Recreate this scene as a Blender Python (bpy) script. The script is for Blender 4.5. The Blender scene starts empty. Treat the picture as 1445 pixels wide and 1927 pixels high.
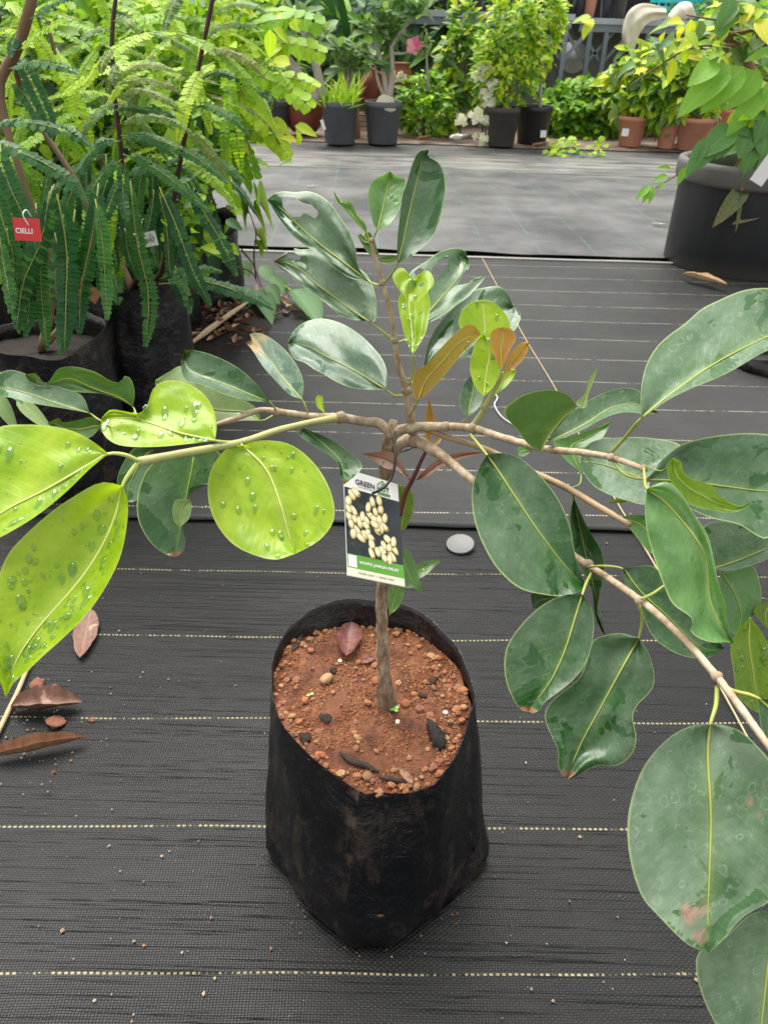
import bpy, math, random
import numpy as np
from mathutils import Vector as V, Matrix, noise

# ------------------------------------------------------------------ camera
scene = bpy.context.scene
COL = scene.collection
W, H, F = 1445.0, 1927.0, 1475.0
CAM_H, PITCH, ROLL = 0.96, math.radians(32.0), 0.030
C0 = V((0, 0, CAM_H))
FWD = V((0, math.cos(PITCH), -math.sin(PITCH)))
_r, _u = V((1, 0, 0)), V((0, math.sin(PITCH), math.cos(PITCH)))
RGT = _r * math.cos(ROLL) + _u * math.sin(ROLL)
UPV = _u * math.cos(ROLL) - _r * math.sin(ROLL)
cam_d = bpy.data.cameras.new('camera')
cam = bpy.data.objects.new('camera', cam_d); COL.objects.link(cam)
cam.matrix_world = Matrix(((RGT.x, UPV.x, -FWD.x, 0), (RGT.y, UPV.y, -FWD.y, 0), (RGT.z, UPV.z, -FWD.z, CAM_H), (0, 0, 0, 1)))
cam_d.sensor_fit = 'VERTICAL'; cam_d.sensor_height = 36.0; cam_d.lens = F / H * 36.0
cam_d.clip_start = 0.02; cam_d.clip_end = 300
cam_d.dof.use_dof = True; cam_d.dof.focus_distance = 0.72; cam_d.dof.aperture_fstop = 20.0
scene.camera = cam

# ------------------------------------------------------------------ sky, sun, exposure
SUN_EL, SUN_AZ = math.radians(66), math.radians(-25)     # azimuth from +Y towards +X
world = bpy.data.worlds.new('World'); scene.world = world; world.use_nodes = True
wn, wl = world.node_tree.nodes, world.node_tree.links
wn.clear()
sky = wn.new('ShaderNodeTexSky'); sky.sky_type = 'NISHITA'; sky.sun_disc = False
sky.sun_elevation = SUN_EL; sky.sun_rotation = SUN_AZ; sky.air_density = 1.0; sky.dust_density = 2.0; sky.ozone_density = 1.0
hs = wn.new('ShaderNodeHueSaturation'); hs.inputs['Saturation'].default_value = 0.06   # overcast: the clouds take the blue out
bg = wn.new('ShaderNodeBackground'); bg.inputs['Strength'].default_value = 0.15
wo = wn.new('ShaderNodeOutputWorld')
gm = wn.new('ShaderNodeGamma'); gm.inputs['Gamma'].default_value = 0.50            # cloud spreads the glow round the sun
wl.new(sky.outputs[0], gm.inputs['Color']); wl.new(gm.outputs[0], hs.inputs['Color']); wl.new(hs.outputs[0], bg.inputs[0]); wl.new(bg.outputs[0], wo.inputs[0])
sd = bpy.data.lights.new('sun', 'SUN'); sd.energy = 1.5; sd.angle = math.radians(45); sd.color = (1, .96, .89)
sun = bpy.data.objects.new('sun', sd); COL.objects.link(sun)
_sv = V((math.cos(SUN_EL) * math.sin(SUN_AZ), math.cos(SUN_EL) * math.cos(SUN_AZ), math.sin(SUN_EL)))
sun.rotation_euler = _sv.to_track_quat('Z', 'Y').to_euler(); sun.location = _sv * 20
vs = scene.view_settings
vs.view_transform = 'Standard'; vs.look = 'None'; vs.exposure = 2.15; vs.gamma = 1.0; vs.use_curve_mapping = False
scene.cycles.use_denoising = True
scene.cycles.max_bounces = 8; scene.cycles.transparent_max_bounces = 12
scene.cycles.caustics_reflective = False

# ------------------------------------------------------------------ pixel helpers
def ray(x, y): return FWD + RGT * ((x - W / 2) / F) - UPV * ((y - H / 2) / F)
def at(x, y, d): return C0 + ray(x, y) * d
def gnd(x, y, z=0.0):
    r = ray(x, y); return C0 + r * ((z - CAM_H) / r.z)
def atY(x, y, Y):
    r = ray(x, y); return C0 + r * (Y / r.y)
def depth_of(p): return (p - C0).dot(FWD)
def pxm(p): return depth_of(p) / F          # metres per photo pixel at p
def rnd(a=1.0, b=None):
    return random.uniform(-a, a) if b is None else random.uniform(a, b)
random.seed(7); np.random.seed(7)

def crom(pts, n, closed=False):
    """Catmull-Rom through pts, n samples evenly by arc length."""
    P = np.array([tuple(p) for p in pts], float)
    m = len(P)
    if m == 2 and not closed:
        t = np.linspace(0, 1, n)[:, None]; return P[0] * (1 - t) + P[1] * t
    out = []
    segs = m if closed else m - 1
    for i in range(segs):
        if closed: p0, p1, p2, p3 = P[i - 1], P[i], P[(i + 1) % m], P[(i + 2) % m]
        else:
            p1, p2 = P[i], P[i + 1]
            p0 = P[i - 1] if i else 2 * p1 - p2
            p3 = P[i + 2] if i + 2 < m else 2 * p2 - p1
        for t in np.linspace(0, 1, 10, endpoint=False):
            out.append(.5 * ((2 * p1) + (-p0 + p2) * t + (2 * p0 - 5 * p1 + 4 * p2 - p3) * t * t + (-p0 + 3 * p1 - 3 * p2 + p3) * t ** 3))
    out.append(P[0] if closed else P[-1])
    Q = np.array(out)
    L = np.r_[0, np.cumsum(np.linalg.norm(np.diff(Q, axis=0), axis=1))]
    s = np.linspace(0, L[-1], n, endpoint=not closed)
    return np.stack([np.interp(s, L, Q[:, k]) for k in range(P.shape[1])], 1)

# ------------------------------------------------------------------ mesh builder
class MB:
    def __init__(s): s.v, s.f, s.uv, s.uv2, s.c, s.mi = [], [], [], [], [], []
    def vert(s, p, uv=(0, 0), uv2=(0, 0), c=0.0):
        s.v.append(tuple(p)); s.uv.append(uv); s.uv2.append(uv2); s.c.append(c); return len(s.v) - 1
    def face(s, ids, m=0): s.f.append(tuple(ids)); s.mi.append(m)
    def mesh(s, name, mats, smooth=True):
        me = bpy.data.meshes.new(name); me.from_pydata(s.v, [], s.f)
        for m in (mats if isinstance(mats, (list, tuple)) else [mats]): me.materials.append(m)
        li = np.zeros(len(me.loops), int); me.loops.foreach_get('vertex_index', li)
        for nm, src in (('UVMap', s.uv), ('metric', s.uv2)):
            l = me.uv_layers.new(name=nm); l.data.foreach_set('uv', np.array(src, np.float32)[li].ravel())
        a = me.attributes.new('rv', 'FLOAT', 'POINT'); a.data.foreach_set('value', np.array(s.c, np.float32))
        me.polygons.foreach_set('material_index', np.array(s.mi, np.int32))
        me.polygons.foreach_set('use_smooth', np.full(len(s.f), smooth))
        me.update(); return me
    def build(s, name, mats, parent=None, smooth=True, **kw):
        return link(name, s.mesh(name, mats, smooth), parent, **kw)
    def box(s, lo, hi, M=None, m=0, c=0.0):
        x0, y0, z0 = lo; x1, y1, z1 = hi
        P = [V(p) for p in ((x0, y0, z0), (x1, y0, z0), (x1, y1, z0), (x0, y1, z0), (x0, y0, z1), (x1, y0, z1), (x1, y1, z1), (x0, y1, z1))]
        if M is not None: P = [M @ p for p in P]
        i = [s.vert(p, c=c) for p in P]
        for q in ((3, 2, 1, 0), (4, 5, 6, 7), (0, 1, 5, 4), (1, 2, 6, 5), (2, 3, 7, 6), (3, 0, 4, 7)): s.face([i[k] for k in q], m)
    def bar(s, a, b, w, h, m=0):
        a, b = V(a), V(b); d = (b - a).normalized(); up = V((0, 0, 1)) if abs(d.z) < .9 else V((0, 1, 0))
        x = d.cross(up).normalized(); y = x.cross(d)
        i = []
        for p in (a, b):
            for sx, sy in ((-1, -1), (1, -1), (1, 1), (-1, 1)): i.append(s.vert(p + x * sx * w / 2 + y * sy * h / 2))
        for q in ((3, 2, 1, 0), (4, 5, 6, 7), (0, 1, 5, 4), (1, 2, 6, 5), (2, 3, 7, 6), (3, 0, 4, 7)): s.face([i[k] for k in q], m)
    def tube(s, pts, rad, n=8, m=0, c=0.0, steps=None, rough=0.0, cap=True):
        """tube through pts (smoothed), rad a number or one per point"""
        k = len(pts)
        R = [rad] * k if not hasattr(rad, '__len__') else rad
        if steps is None: steps = max(3, (k - 1) * 4 + 1)
        Q = crom([tuple(p) + (r,) for p, r in zip(pts, R)], steps)
        P = [V(q[:3]) for q in Q]; rr = np.abs(Q[:, 3])
        d0 = (P[1] - P[0]).normalized(); x = d0.orthogonal().normalized()
        rows = []; dist = 0.0
        for i, p in enumerate(P):
            d = (P[min(i + 1, len(P) - 1)] - P[max(i - 1, 0)]).normalized()
            x = (x - d * x.dot(d)).normalized(); y = d.cross(x)
            if i: dist += (p - P[i - 1]).length
            row = []
            for j in range(n):
                a = 2 * math.pi * j / n
                q = rr[i] * (1 + (rough * noise.noise(p * 300 + V((math.cos(a), math.sin(a), 0)) * 1.5) if rough else 0))
                row.append(s.vert(p + (x * math.cos(a) + y * math.sin(a)) * q, (j / n, dist * 20), (a * rr[i], dist), c))
            rows.append(row)
        for a, b in zip(rows, rows[1:]):
            for j in range(n): s.face((a[j], a[(j + 1) % n], b[(j + 1) % n], b[j]), m)
        if cap:
            s.face(rows[0][::-1], m); s.face(rows[-1], m)
    def lathe(s, prof, n=32, M=None, m=0, sy=1.0, close=False):
        rows = []
        for r, z in prof:
            row = []
            for j in range(n):
                a = 2 * math.pi * j / n
                p = V((r * math.cos(a), r * sy * math.sin(a), z))
                row.append(s.vert(M @ p if M is not None else p, (j / n, z)))
            rows.append(row)
        for a, b in zip(rows, rows[1:]):
            for j in range(n): s.face((a[j], a[(j + 1) % n], b[(j + 1) % n], b[j]), m)
        if close: s.face(rows[0][::-1], m); s.face(rows[-1], m)
    def leafshape(s, base, d, nrm, ln, wd, fold=.25, curl=.15, nu=5, peak=.45, c=0.0, m=0, tipsharp=1.0):
        """a small leaf: base point, direction, upper normal, length, width"""
        d = d.normalized(); side = d.cross(nrm)
        if side.length < 1e-5: side = d.orthogonal()
        side.normalize(); nn = side.cross(d).normalized()
        prev = None
        for i in range(nu + 1):
            u = i / nu
            w = (math.sin(math.pi * u ** (math.log(.5) / math.log(peak))) ** .8 if 0 < u < 1 else 0.0) * wd / 2
            if tipsharp > 1 and u > peak: w *= (1 - ((u - peak) / (1 - peak)) ** 2 * (tipsharp - 1) * .5)
            p = base + d * (u * ln) - nn * (curl * ln * u * u)
            if w < 1e-7:
                cur = [s.vert(p, (u, .5), (u * ln, 0), c)]
            else:
                e = nn * (fold * w)
                cur = [s.vert(p + side * -w + e, (u, 0), (u * ln, -w), c), s.vert(p, (u, .5), (u * ln, 0), c), s.vert(p + side * w + e, (u, 1), (u * ln, w), c)]
            if prev is not None:
                if len(prev) == 1 and len(cur) == 3: s.face((prev[0], cur[1], cur[0]), m); s.face((prev[0], cur[2], cur[1]), m)
                elif len(prev) == 3 and len(cur) == 3: s.face((prev[0], prev[1], cur[1], cur[0]), m); s.face((prev[1], prev[2], cur[2], cur[1]), m)
                elif len(prev) == 3: s.face((prev[0], prev[1], cur[0]), m); s.face((prev[1], prev[2], cur[0]), m)
            prev = cur

def link(name, data, parent=None, label=None, cat=None, group=None, kind=None):
    o = bpy.data.objects.new(name, data); COL.objects.link(o)
    if parent is not None: o.parent = parent
    if label: o['label'] = label
    if cat: o['category'] = cat
    if group: o['group'] = group
    if kind: o['kind'] = kind
    return o
def thing(name, label, cat, loc=(0, 0, 0), group=None):
    """Empty at a thing's base; parts built in world coordinates are shifted by adopt()"""
    o = link(name, None, None, label, cat, group); o.location = loc; o.empty_display_size = .05
    return o
def adopt(o, parent):
    """parent o (built in world coordinates) keeping its place"""
    o.parent = parent
    off = V(parent.location)
    o.matrix_parent_inverse = Matrix.Translation(-off)
    return o

# ------------------------------------------------------------------ materials
class NT:
    """tiny helper around a node tree"""
    def __init__(s, name):
        s.m = bpy.data.materials.new(name); s.m.use_nodes = True
        s.n, s.l = s.m.node_tree.nodes, s.m.node_tree.links
        s.p = s.n['Principled BSDF']; s.out = s.n['Material Output']
    def node(s, t, **kw):
        n = s.n.new(t)
        for k, v in kw.items():
            if k.startswith('i_'):
                key = k[2:].replace('_', ' ')
                s.set(n.inputs[key] if key in n.inputs else n.inputs[int(key)], v)
            else: setattr(n, k, v)
        return n
    def set(s, sock, v):
        if isinstance(v, bpy.types.NodeSocket): s.l.new(v, sock)
        elif isinstance(v, bpy.types.Node): s.l.new(v.outputs[0], sock)
        else:
            if hasattr(sock.default_value, '__len__') and hasattr(v, '__len__') and len(v) == 3 and len(sock.default_value) == 4: v = tuple(v) + (1,)
            sock.default_value = v
    def math(s, op, a, b=0.0, c=None, clamp=False):
        n = s.n.new('ShaderNodeMath'); n.operation = op; n.use_clamp = clamp
        s.set(n.inputs[0], a); s.set(n.inputs[1], b)
        if c is not None: s.set(n.inputs[2], c)
        return n.outputs[0]
    def mix(s, fac, a, b, mode='MIX'):
        n = s.n.new('ShaderNodeMix'); n.data_type = 'RGBA'; n.blend_type = mode
        s.set(n.inputs[0], fac); s.set(n.inputs[6], a); s.set(n.inputs[7], b)
        return n.outputs[2]
    def ramp(s, fac, stops, interp='LINEAR'):
        n = s.n.new('ShaderNodeValToRGB'); n.color_ramp.interpolation = interp
        e = n.color_ramp.elements
        while len(e) < len(stops): e.new(.5)
        for k, (p, c) in zip(e, stops): k.position = p; k.color = (c, c, c, 1) if not hasattr(c, '__len__') else tuple(c) + (1,)
        s.set(n.inputs[0], fac); return n.outputs[0]
    def noise(s, vec=None, scale=5, detail=3, rough=.55, dist=0.0):
        n = s.n.new('ShaderNodeTexNoise'); n.inputs['Scale'].default_value = scale; n.inputs['Detail'].default_value = detail
        n.inputs['Roughness'].default_value = rough; n.inputs['Distortion'].default_value = dist
        if vec is not None: s.set(n.inputs['Vector'], vec)
        return n.outputs[0]
    def voro(s, vec=None, scale=5, feature='F1', rand=1.0):
        n = s.n.new('ShaderNodeTexVoronoi'); n.feature = feature; n.inputs['Scale'].default_value = scale; n.inputs['Randomness'].default_value = rand
        if vec is not None: s.set(n.inputs['Vector'], vec)
        return n
    def coord(s, what='Object'):
        return s.n.new('ShaderNodeTexCoord').outputs[what]
    def uv(s, name='UVMap'):
        n = s.n.new('ShaderNodeUVMap'); n.uv_map = name; return n.outputs[0]
    def sep(s, v):
        n = s.n.new('ShaderNodeSeparateXYZ'); s.set(n.inputs[0], v); return n.outputs
    def comb(s, x, y, z=0.0):
        n = s.n.new('ShaderNodeCombineXYZ'); s.set(n.inputs[0], x); s.set(n.inputs[1], y); s.set(n.inputs[2], z); return n.outputs[0]
    def mapv(s, v, sc=(1, 1, 1), rot=(0, 0, 0), loc=(0, 0, 0)):
        n = s.n.new('ShaderNodeMapping'); s.set(n.inputs[0], v)
        n.inputs['Scale'].default_value = sc; n.inputs['Rotation'].default_value = rot; n.inputs['Location'].default_value = loc
        return n.outputs[0]
    def vadd(s, a, b):
        n = s.n.new('ShaderNodeVectorMath'); n.operation = 'ADD'; s.set(n.inputs[0], a); s.set(n.inputs[1], b); return n.outputs[0]
    def bump(s, h, strength=.5, dist=.002, normal=None):
        n = s.n.new('ShaderNodeBump'); n.inputs['Strength'].default_value = strength; n.inputs['Distance'].default_value = dist
        s.set(n.inputs['Height'], h)
        if normal is not None: s.set(n.inputs['Normal'], normal)
        return n.outputs[0]
    def rv(s):
        a = s.n.new('ShaderNodeAttribute'); a.attribute_name = 'rv'
        o = s.n.new('ShaderNodeObjectInfo')
        return s.math('FRACT', s.math('ADD', a.outputs['Fac'], o.outputs['Random']))
    def translucent(s, col, fac):
        """mix the principled shader with a translucent one (thin leaves)"""
        t = s.n.new('ShaderNodeBsdfTranslucent'); s.set(t.inputs[0], col)
        mx = s.n.new('ShaderNodeMixShader'); s.set(mx.inputs[0], fac)
        s.l.new(s.p.outputs[0], mx.inputs[1]); s.l.new(t.outputs[0], mx.inputs[2]); s.l.new(mx.outputs[0], s.out.inputs[0])
    def P(s, **kw):
        for k, v in kw.items(): s.set(s.p.inputs[k.replace('_', ' ')], v)
        return s.m

def sr(r, g, b):
    """sRGB 0..255 to linear"""
    return tuple((c / 255 / 12.92 if c / 255 <= .04045 else ((c / 255 + .055) / 1.055) ** 2.4) for c in (r, g, b))

def simple(name, col, rough=.6, var=.25, scale=30, bump=0.0, metal=0.0, spec=.5):
    t = NT(name)
    n = t.noise(t.coord(), scale, 4)
    c = t.mix(n, tuple(x * (1 - var) for x in col), tuple(min(1, x * (1 + var)) for x in col))
    kw = dict(Base_Color=c, Roughness=rough, Metallic=metal); kw['Specular_IOR_Level'] = spec
    if bump: kw['Normal'] = t.bump(t.noise(t.coord(), scale * 4, 4), bump, .003)
    return t.P(**kw)

def leaf_material(name, cols, vein, edge, film=0.0, rough=.32, trans=.25, transcol=None, veins=1.0, brown=None, wetdark=0.0, spec=.42, tipb=.85):
    """big leaf: colours from a noise, side veins, pale margin, dried water marks"""
    t = NT(name)
    uv = t.sep(t.uv()); u, v = uv[0], uv[1]
    met = t.uv('metric')
    oi = t.node('ShaderNodeObjectInfo')
    off = t.math('MULTIPLY', oi.outputs['Random'], 7.0)
    mv = t.vadd(met, t.comb(off, off, 0.0))
    n1 = t.noise(mv, 45, 4, .6)
    col = t.ramp(n1, [(.3, cols[0]), (.5, cols[1]), (.72, cols[2])])
    # side veins: fine chevrons from the midrib
    av = t.math('ABSOLUTE', t.math('SUBTRACT', v, .5))             # 0 mid .. .5 margin
    ms = t.sep(met)
    ch = t.math('SINE', t.math('ADD', t.math('MULTIPLY', t.math('SUBTRACT', ms[0], t.math('MULTIPLY', t.math('ABSOLUTE', ms[1]), .7)), 1150.0), t.math('MULTIPLY', t.noise(mv, 60, 3), 5.0)))
    vn = t.ramp(ch, [(.62, 0.0), (1.0, 1.0)])
    col = t.mix(t.math('MULTIPLY', vn, .075 * veins), col, vein)
    # pale zone along the midrib and the margin line
    mid = t.ramp(av, [(0.0, 1.0), (.035, .35), (.12, 0.0)])
    col = t.mix(t.math('MULTIPLY', mid, .55), col, vein)
    mg = t.ramp(av, [(.482, 0.0), (.493, 1.0)])
    col = t.mix(t.math('MULTIPLY', mg, .8), col, edge)
    rg = rough
    hgt = None
    if film > 0:
        dn = t.noise(mv, 90, 3, .6)
        w2 = t.vadd(mv, t.comb(t.math('MULTIPLY', dn, .007), t.math('MULTIPLY', dn, -.006), 0.0))
        e2 = t.voro(w2, 230, 'F1', .9)
        cell = t.voro(w2, 135, 'F1', .8)
        f1 = t.math('ADD', cell.outputs['Distance'], t.math('MULTIPLY', t.math('SUBTRACT', dn, .5), .22))
        line = t.ramp(f1, [(.30, 0.0), (.36, 1.0), (.40, .15), (.46, 0.0)])
        l2 = t.ramp(e2.outputs['Distance'], [(.26, 0.0), (.34, .6), (.40, 0.0)])
        line = t.math('MAXIMUM', line, t.math('MULTIPLY', l2, .6))
        brk = t.ramp(t.noise(mv, 130, 3), [(.38, 0.0), (.62, 1.0)])
        line = t.math('MULTIPLY', line, brk)
        cw = t.node('ShaderNodeSeparateColor'); t.set(cw.inputs[0], cell.outputs['Color'])
        veil = t.math('ADD', t.math('MULTIPLY', cw.outputs[0], .20), t.math('MULTIPLY', t.ramp(t.noise(mv, 17, 5, .62), [(.36, .0), (.64, 1.0)]), .75))
        wn_ = t.math('ADD', t.noise(t.vadd(mv, (3.3, 1.7, 0)), 34, 4, .55, .9), t.math('MULTIPLY', t.ramp(u, [(.55, 0.0), (1.0, 1.0)]), .16))
        wet = t.ramp(wn_, [(.63 - .04 * wetdark, 0.0), (.645 - .04 * wetdark, 1.0)])
        keep = t.math('SUBTRACT', 1.0, wet)
        veil = t.math('MULTIPLY', t.math('MULTIPLY', veil, keep), film)
        line = t.math('MULTIPLY', t.math('MULTIPLY', line, keep), min(1.0, film * 1.3))
        col = t.mix(veil, col, (.19, .26, .175)); col = t.mix(t.math('MULTIPLY', line, .30), col, (.42, .52, .42))
        rg = t.math('ADD', t.math('MULTIPLY', wet, -.22), rough + .04)
        hgt = line
    if brown:
        bm = t.ramp(t.math('ADD', t.noise(t.vadd(mv, (5.1, 2.2, 0)), 22, 3, .6), t.math('MULTIPLY', t.math('SUBTRACT', u, .6), .16)), [(brown[1], 0.0), (brown[1] + .06, 1.0)])
        col = t.mix(t.math('MULTIPLY', bm, .75), col, brown[0])
    tip = t.ramp(t.math('ADD', u, t.math('MULTIPLY', t.math('SUBTRACT', t.noise(mv, 150, 3), .5), .12)), [(.935, 0.0), (.965, 1.0)])
    col = t.mix(t.math('MULTIPLY', t.math('MULTIPLY', tip, t.math('GREATER_THAN', oi.outputs['Random'], .45)), tipb), col, (.24, .12, .06))
    fl_ = t.ramp(t.voro(mv, 95).outputs['Distance'], [(.03, 1.0), (.07, 0.0)])
    col = t.mix(t.math('MULTIPLY', t.math('MULTIPLY', fl_, t.ramp(t.noise(mv, 30, 2), [(.55, 0.0), (.65, 1.0)])), .6), col, (.40, .38, .06))
    h = t.math('ADD', t.math('MULTIPLY', vn, .12), t.math('MULTIPLY', t.noise(mv, 220, 2), .35))
    nb = t.bump(t.noise(mv, 26, 3), .55, .006)
    nb = t.bump(h, .2, .0012, nb)
    t.P(Base_Color=col, Roughness=rg, Normal=nb); t.p.inputs['Specular IOR Level'].default_value = spec
    if trans: t.translucent(transcol or cols[2], trans)
    return t.m

def mini_leaf(name, stops, rough=.5, trans=.35, gain=1.5):
    """small background leaf: colour by leaf"""
    t = NT(name)
    r = t.rv()
    col = t.ramp(r, stops)
    uv = t.sep(t.uv()); av = t.math('ABSOLUTE', t.math('SUBTRACT', uv[1], .5))
    md = t.ramp(av, [(0.0, 1.0), (.1, 0.0)])
    col = t.mix(t.math('MULTIPLY', md, .3), col, t.mix(1.0, col, (1.6, 1.6, 1.2), 'MULTIPLY'))
    n = t.noise(t.coord(), 60, 2); col = t.mix(.35, col, t.mix(1.0, col, t.ramp(n, [(.3, .55), (.7, 1.35)]), 'MULTIPLY'))
    t.P(Base_Color=col, Roughness=rough + .12); t.p.inputs['Specular IOR Level'].default_value = .3; t.translucent(t.mix(1.0, col, (gain, gain * 1.05, gain * .6), 'MULTIPLY'), trans)
    return t.m

# ================================================================== SETTING: ground and mats
def mat_material(name, y0, lines=True, teal=False, yaw=.028, base=(.012, .045), dust=.35, weave=1.0, dustcol=(.16, .155, .14), streaky=1.0, linecol=(.30, .26, .14), linew=.0015):
    t = NT(name)
    co = t.coord()
    wob = t.noise(co, 1.3, 2)
    cr = t.mapv(co, rot=(0, 0, -yaw))
    xyz = t.sep(cr); x = xyz[0]
    y = t.math('ADD', xyz[1], t.math('MULTIPLY', t.math('SUBTRACT', wob, .5), .03))
    # plain weave of flat tapes
    fine = t.noise(co, 40, 3)
    xw = t.math('ADD', x, t.math('MULTIPLY', fine, .002)); yw = t.math('ADD', y, t.math('MULTIPLY', t.noise(co, 25, 2), .003))
    sx = t.math('SINE', t.math('MULTIPLY', xw, 2 * math.pi / .0075)); sy = t.math('SINE', t.math('MULTIPLY', yw, 2 * math.pi / .0058))
    wv = t.math('MULTIPLY', sx, sy)
    ck = t.ramp(t.math('ADD', t.math('MULTIPLY', wv, .5), .5), [(.30, 0.0), (.62, 1.0)])
    streak = t.ramp(t.noise(t.mapv(co, (1.5, 160, 1)), 1.0, 4, .7), [(.35, 0.0), (.7, 1.0)])
    gap = t.ramp(t.noise(t.mapv(co, (2.2, 240, 1), loc=(4, 2, 0)), 1.0, 3, .6), [(.60, 0.0), (.64, 1.0)])
    area = t.ramp(t.noise(co, 2.2, 3), [(.35, .25), (.65, 1.0)])
    rowb = t.noise(t.comb(t.math('MULTIPLY', x, 6.0), t.math('MULTIPLY', t.math('FLOOR', t.math('DIVIDE', yw, .0029)), 3.7), 0.0), 1.0, 2)
    rowb = t.ramp(rowb, [(.25, .45), (.6, 1.0)])
    w = t.math('MULTIPLY', t.math('MULTIPLY', ck, rowb), t.math('ADD', 1 - .5 * streaky, t.math('MULTIPLY', streak, .5 * streaky)))
    c = t.mix(t.math('MULTIPLY', w, weave), (base[0],) * 3, (base[1] * .96, base[1], base[1] * 1.08))  # sheen painted into the weave: raised tapes lighter and slightly blue
    c = t.mix(t.math('MULTIPLY', t.math('MULTIPLY', gap, area), .5 * streaky), c, (.008, .008, .009))
    dn = t.ramp(t.noise(co, 1.7, 5, .65), [(.35, 0.0), (.75, 1.0)])
    c = t.mix(t.math('MULTIPLY', dn, dust), c, dustcol)
    spk = t.ramp(t.voro(co, 55).outputs['Distance'], [(.025, 1.0), (.045, 0.0)])
    c = t.mix(t.math('MULTIPLY', spk, .5), c, (.22, .2, .17))
    if lines:
        fr = t.math('SUBTRACT', t.math('FRACT', t.math('ADD', t.math('DIVIDE', t.math('SUBTRACT', y, y0), .2), .5)), .5)
        ln = t.math('LESS_THAN', t.math('ABSOLUTE', fr), linew / .2)
        dash = t.math('GREATER_THAN', t.math('ADD', sx, t.math('MULTIPLY', t.noise(co, 300, 1), .2)), -.25)
        brk = t.math('GREATER_THAN', t.noise(t.mapv(co, (7, 1.2, 1)), 2.0, 6, .85), .46)
        c = t.mix(t.math('MULTIPLY', t.math('MULTIPLY', ln, dash), t.math('ADD', .12, t.math('MULTIPLY', brk, .83))), c, linecol)
    if teal:
        for ax, sp, o in ((x, .27, .07), (y, .30, .0)):
            fr = t.math('SUBTRACT', t.math('FRACT', t.math('ADD', t.math('DIVIDE', t.math('SUBTRACT', ax, o), sp), .5)), .5)
            ln = t.math('LESS_THAN', t.math('ABSOLUTE', fr), .0035 / sp)
            vis = t.ramp(t.noise(co, 3.0, 3), [(.4, .08), (.6, .38)])
            c = t.mix(t.math('MULTIPLY', ln, vis), c, (.08, .25, .22))
    if teal:
        yb = gnd(722, 306).y; bd = t.ramp(t.math('ADD', t.math('MULTIPLY', t.math('SUBTRACT', xyz[1], yb), .5), t.math('ADD', .5, t.math('MULTIPLY', t.math('SUBTRACT', t.noise(t.mapv(co, (1, 3, 1)), 1.4, 4), .5), .7))), [(.25, 0.0), (.45, 1.0), (.6, .9), (.8, 0.0)])
        c = t.mix(t.math('MULTIPLY', bd, t.ramp(t.noise(t.mapv(co, (1, 4, 1)), 2.2, 4), [(.40, 0.0), (.62, .75)])), c, (.27, .255, .23))
    rg = t.math('ADD', .30, t.math('MULTIPLY', t.noise(co, 2.6, 3), .30))
    hgt = t.math('ADD', t.math('MULTIPLY', w, 1.0), t.math('MULTIPLY', gap, -1.0 * streaky))
    big = t.noise(t.mapv(co, (1, 2.5, 1)), 3.0, 4)
    nb = t.bump(big, .2 + .12 * streaky, .02)
    nb = t.bump(hgt, .8 * weave, .0018, nb)
    t.P(Base_Color=c, Roughness=rg, Normal=nb); t.p.inputs['Specular IOR Level'].default_value = .26
    return t.m

def sheet(name, xs, ys, z, mat, amp=.0, edge=None, **kw):
    """sheet with gentle ripples; edge=(lift) raises the near edge into a lip with a skirt"""
    mb = MB(); idx = []
    for j, y in enumerate(ys):
        row = []
        for i, x in enumerate(xs):
            q = V((x, y, z))
            q.z += amp * (noise.noise(V((x * 1.6, y * 4, z))) * .6 + noise.noise(V((x * 5, y * 9, 3))) * .25)
            if edge:
                k = max(0, 1 - (y - ys[0]) / .05); q.z += edge * k * (1 + .6 * noise.noise(V((x * 4, 0, 9))))
                if j == 0: q.y += .008 * noise.noise(V((x * 3, 5, 1))) + .003 * noise.noise(V((x * 17, 5, 1)))
            row.append(mb.vert(q, (x, y)))
        idx.append(row)
    for a, b in zip(idx, idx[1:]):
        for i in range(len(a) - 1): mb.face((a[i], a[i + 1], b[i + 1], b[i]))
    if edge:
        low = [mb.vert((mb.v[i][0], mb.v[i][1] + .004, mb.v[i][2] - .0035)) for i in idx[0]]
        for i in range(len(low) - 1): mb.face((low[i], low[i + 1], idx[0][i + 1], idx[0][i]))
    return mb.build(name, mat, **kw)

def soil_material(name, a, b, c3, scale=30):
    t = NT(name); co = t.coord()
    n = t.noise(co, scale, 6, .7); n2 = t.noise(co, scale * 6, 4, .7)
    c = t.ramp(n, [(.3, a), (.5, b), (.7, c3)])
    c = t.mix(t.ramp(n2, [(.55, 0.0), (.75, .55)]), c, tuple(x * .25 for x in a))
    return t.P(Base_Color=c, Roughness=.9, Normal=t.bump(t.math('ADD', n, n2), .8, .004))

m_earth = soil_material('earth', (.06, .035, .022), (.13, .075, .045), (.22, .16, .11), 6)
G = 90
sheet('ground', [-G, -8, 0, 8, G], [-G, 0, 4, 8, 12, G], -.006, m_earth, kind='structure')
YS1, YS2, YE = gnd(722, 992).y, gnd(722, 479).y, gnd(722, 272).y
lx = list(np.linspace(-5, -1.6, 12)) + list(np.linspace(-1.5, 1.5, 70)) + list(np.linspace(1.6, 5, 12))
m_mat_near = mat_material('weed_mat_near', gnd(722, 1356).y, dust=.03, base=(.0015, .022))
m_mat_mid = mat_material('weed_mat_mid', gnd(722, 763).y, yaw=.018, dust=.16, base=(.009, .038), weave=.85, streaky=.3, linecol=(.42, .39, .30), linew=.0019)
m_mat_far = mat_material('weed_mat_far', 0.0, lines=False, teal=True, yaw=.035, dust=.75, base=(.03, .055), weave=.5, streaky=.3, dustcol=(.20, .197, .19))
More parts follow.
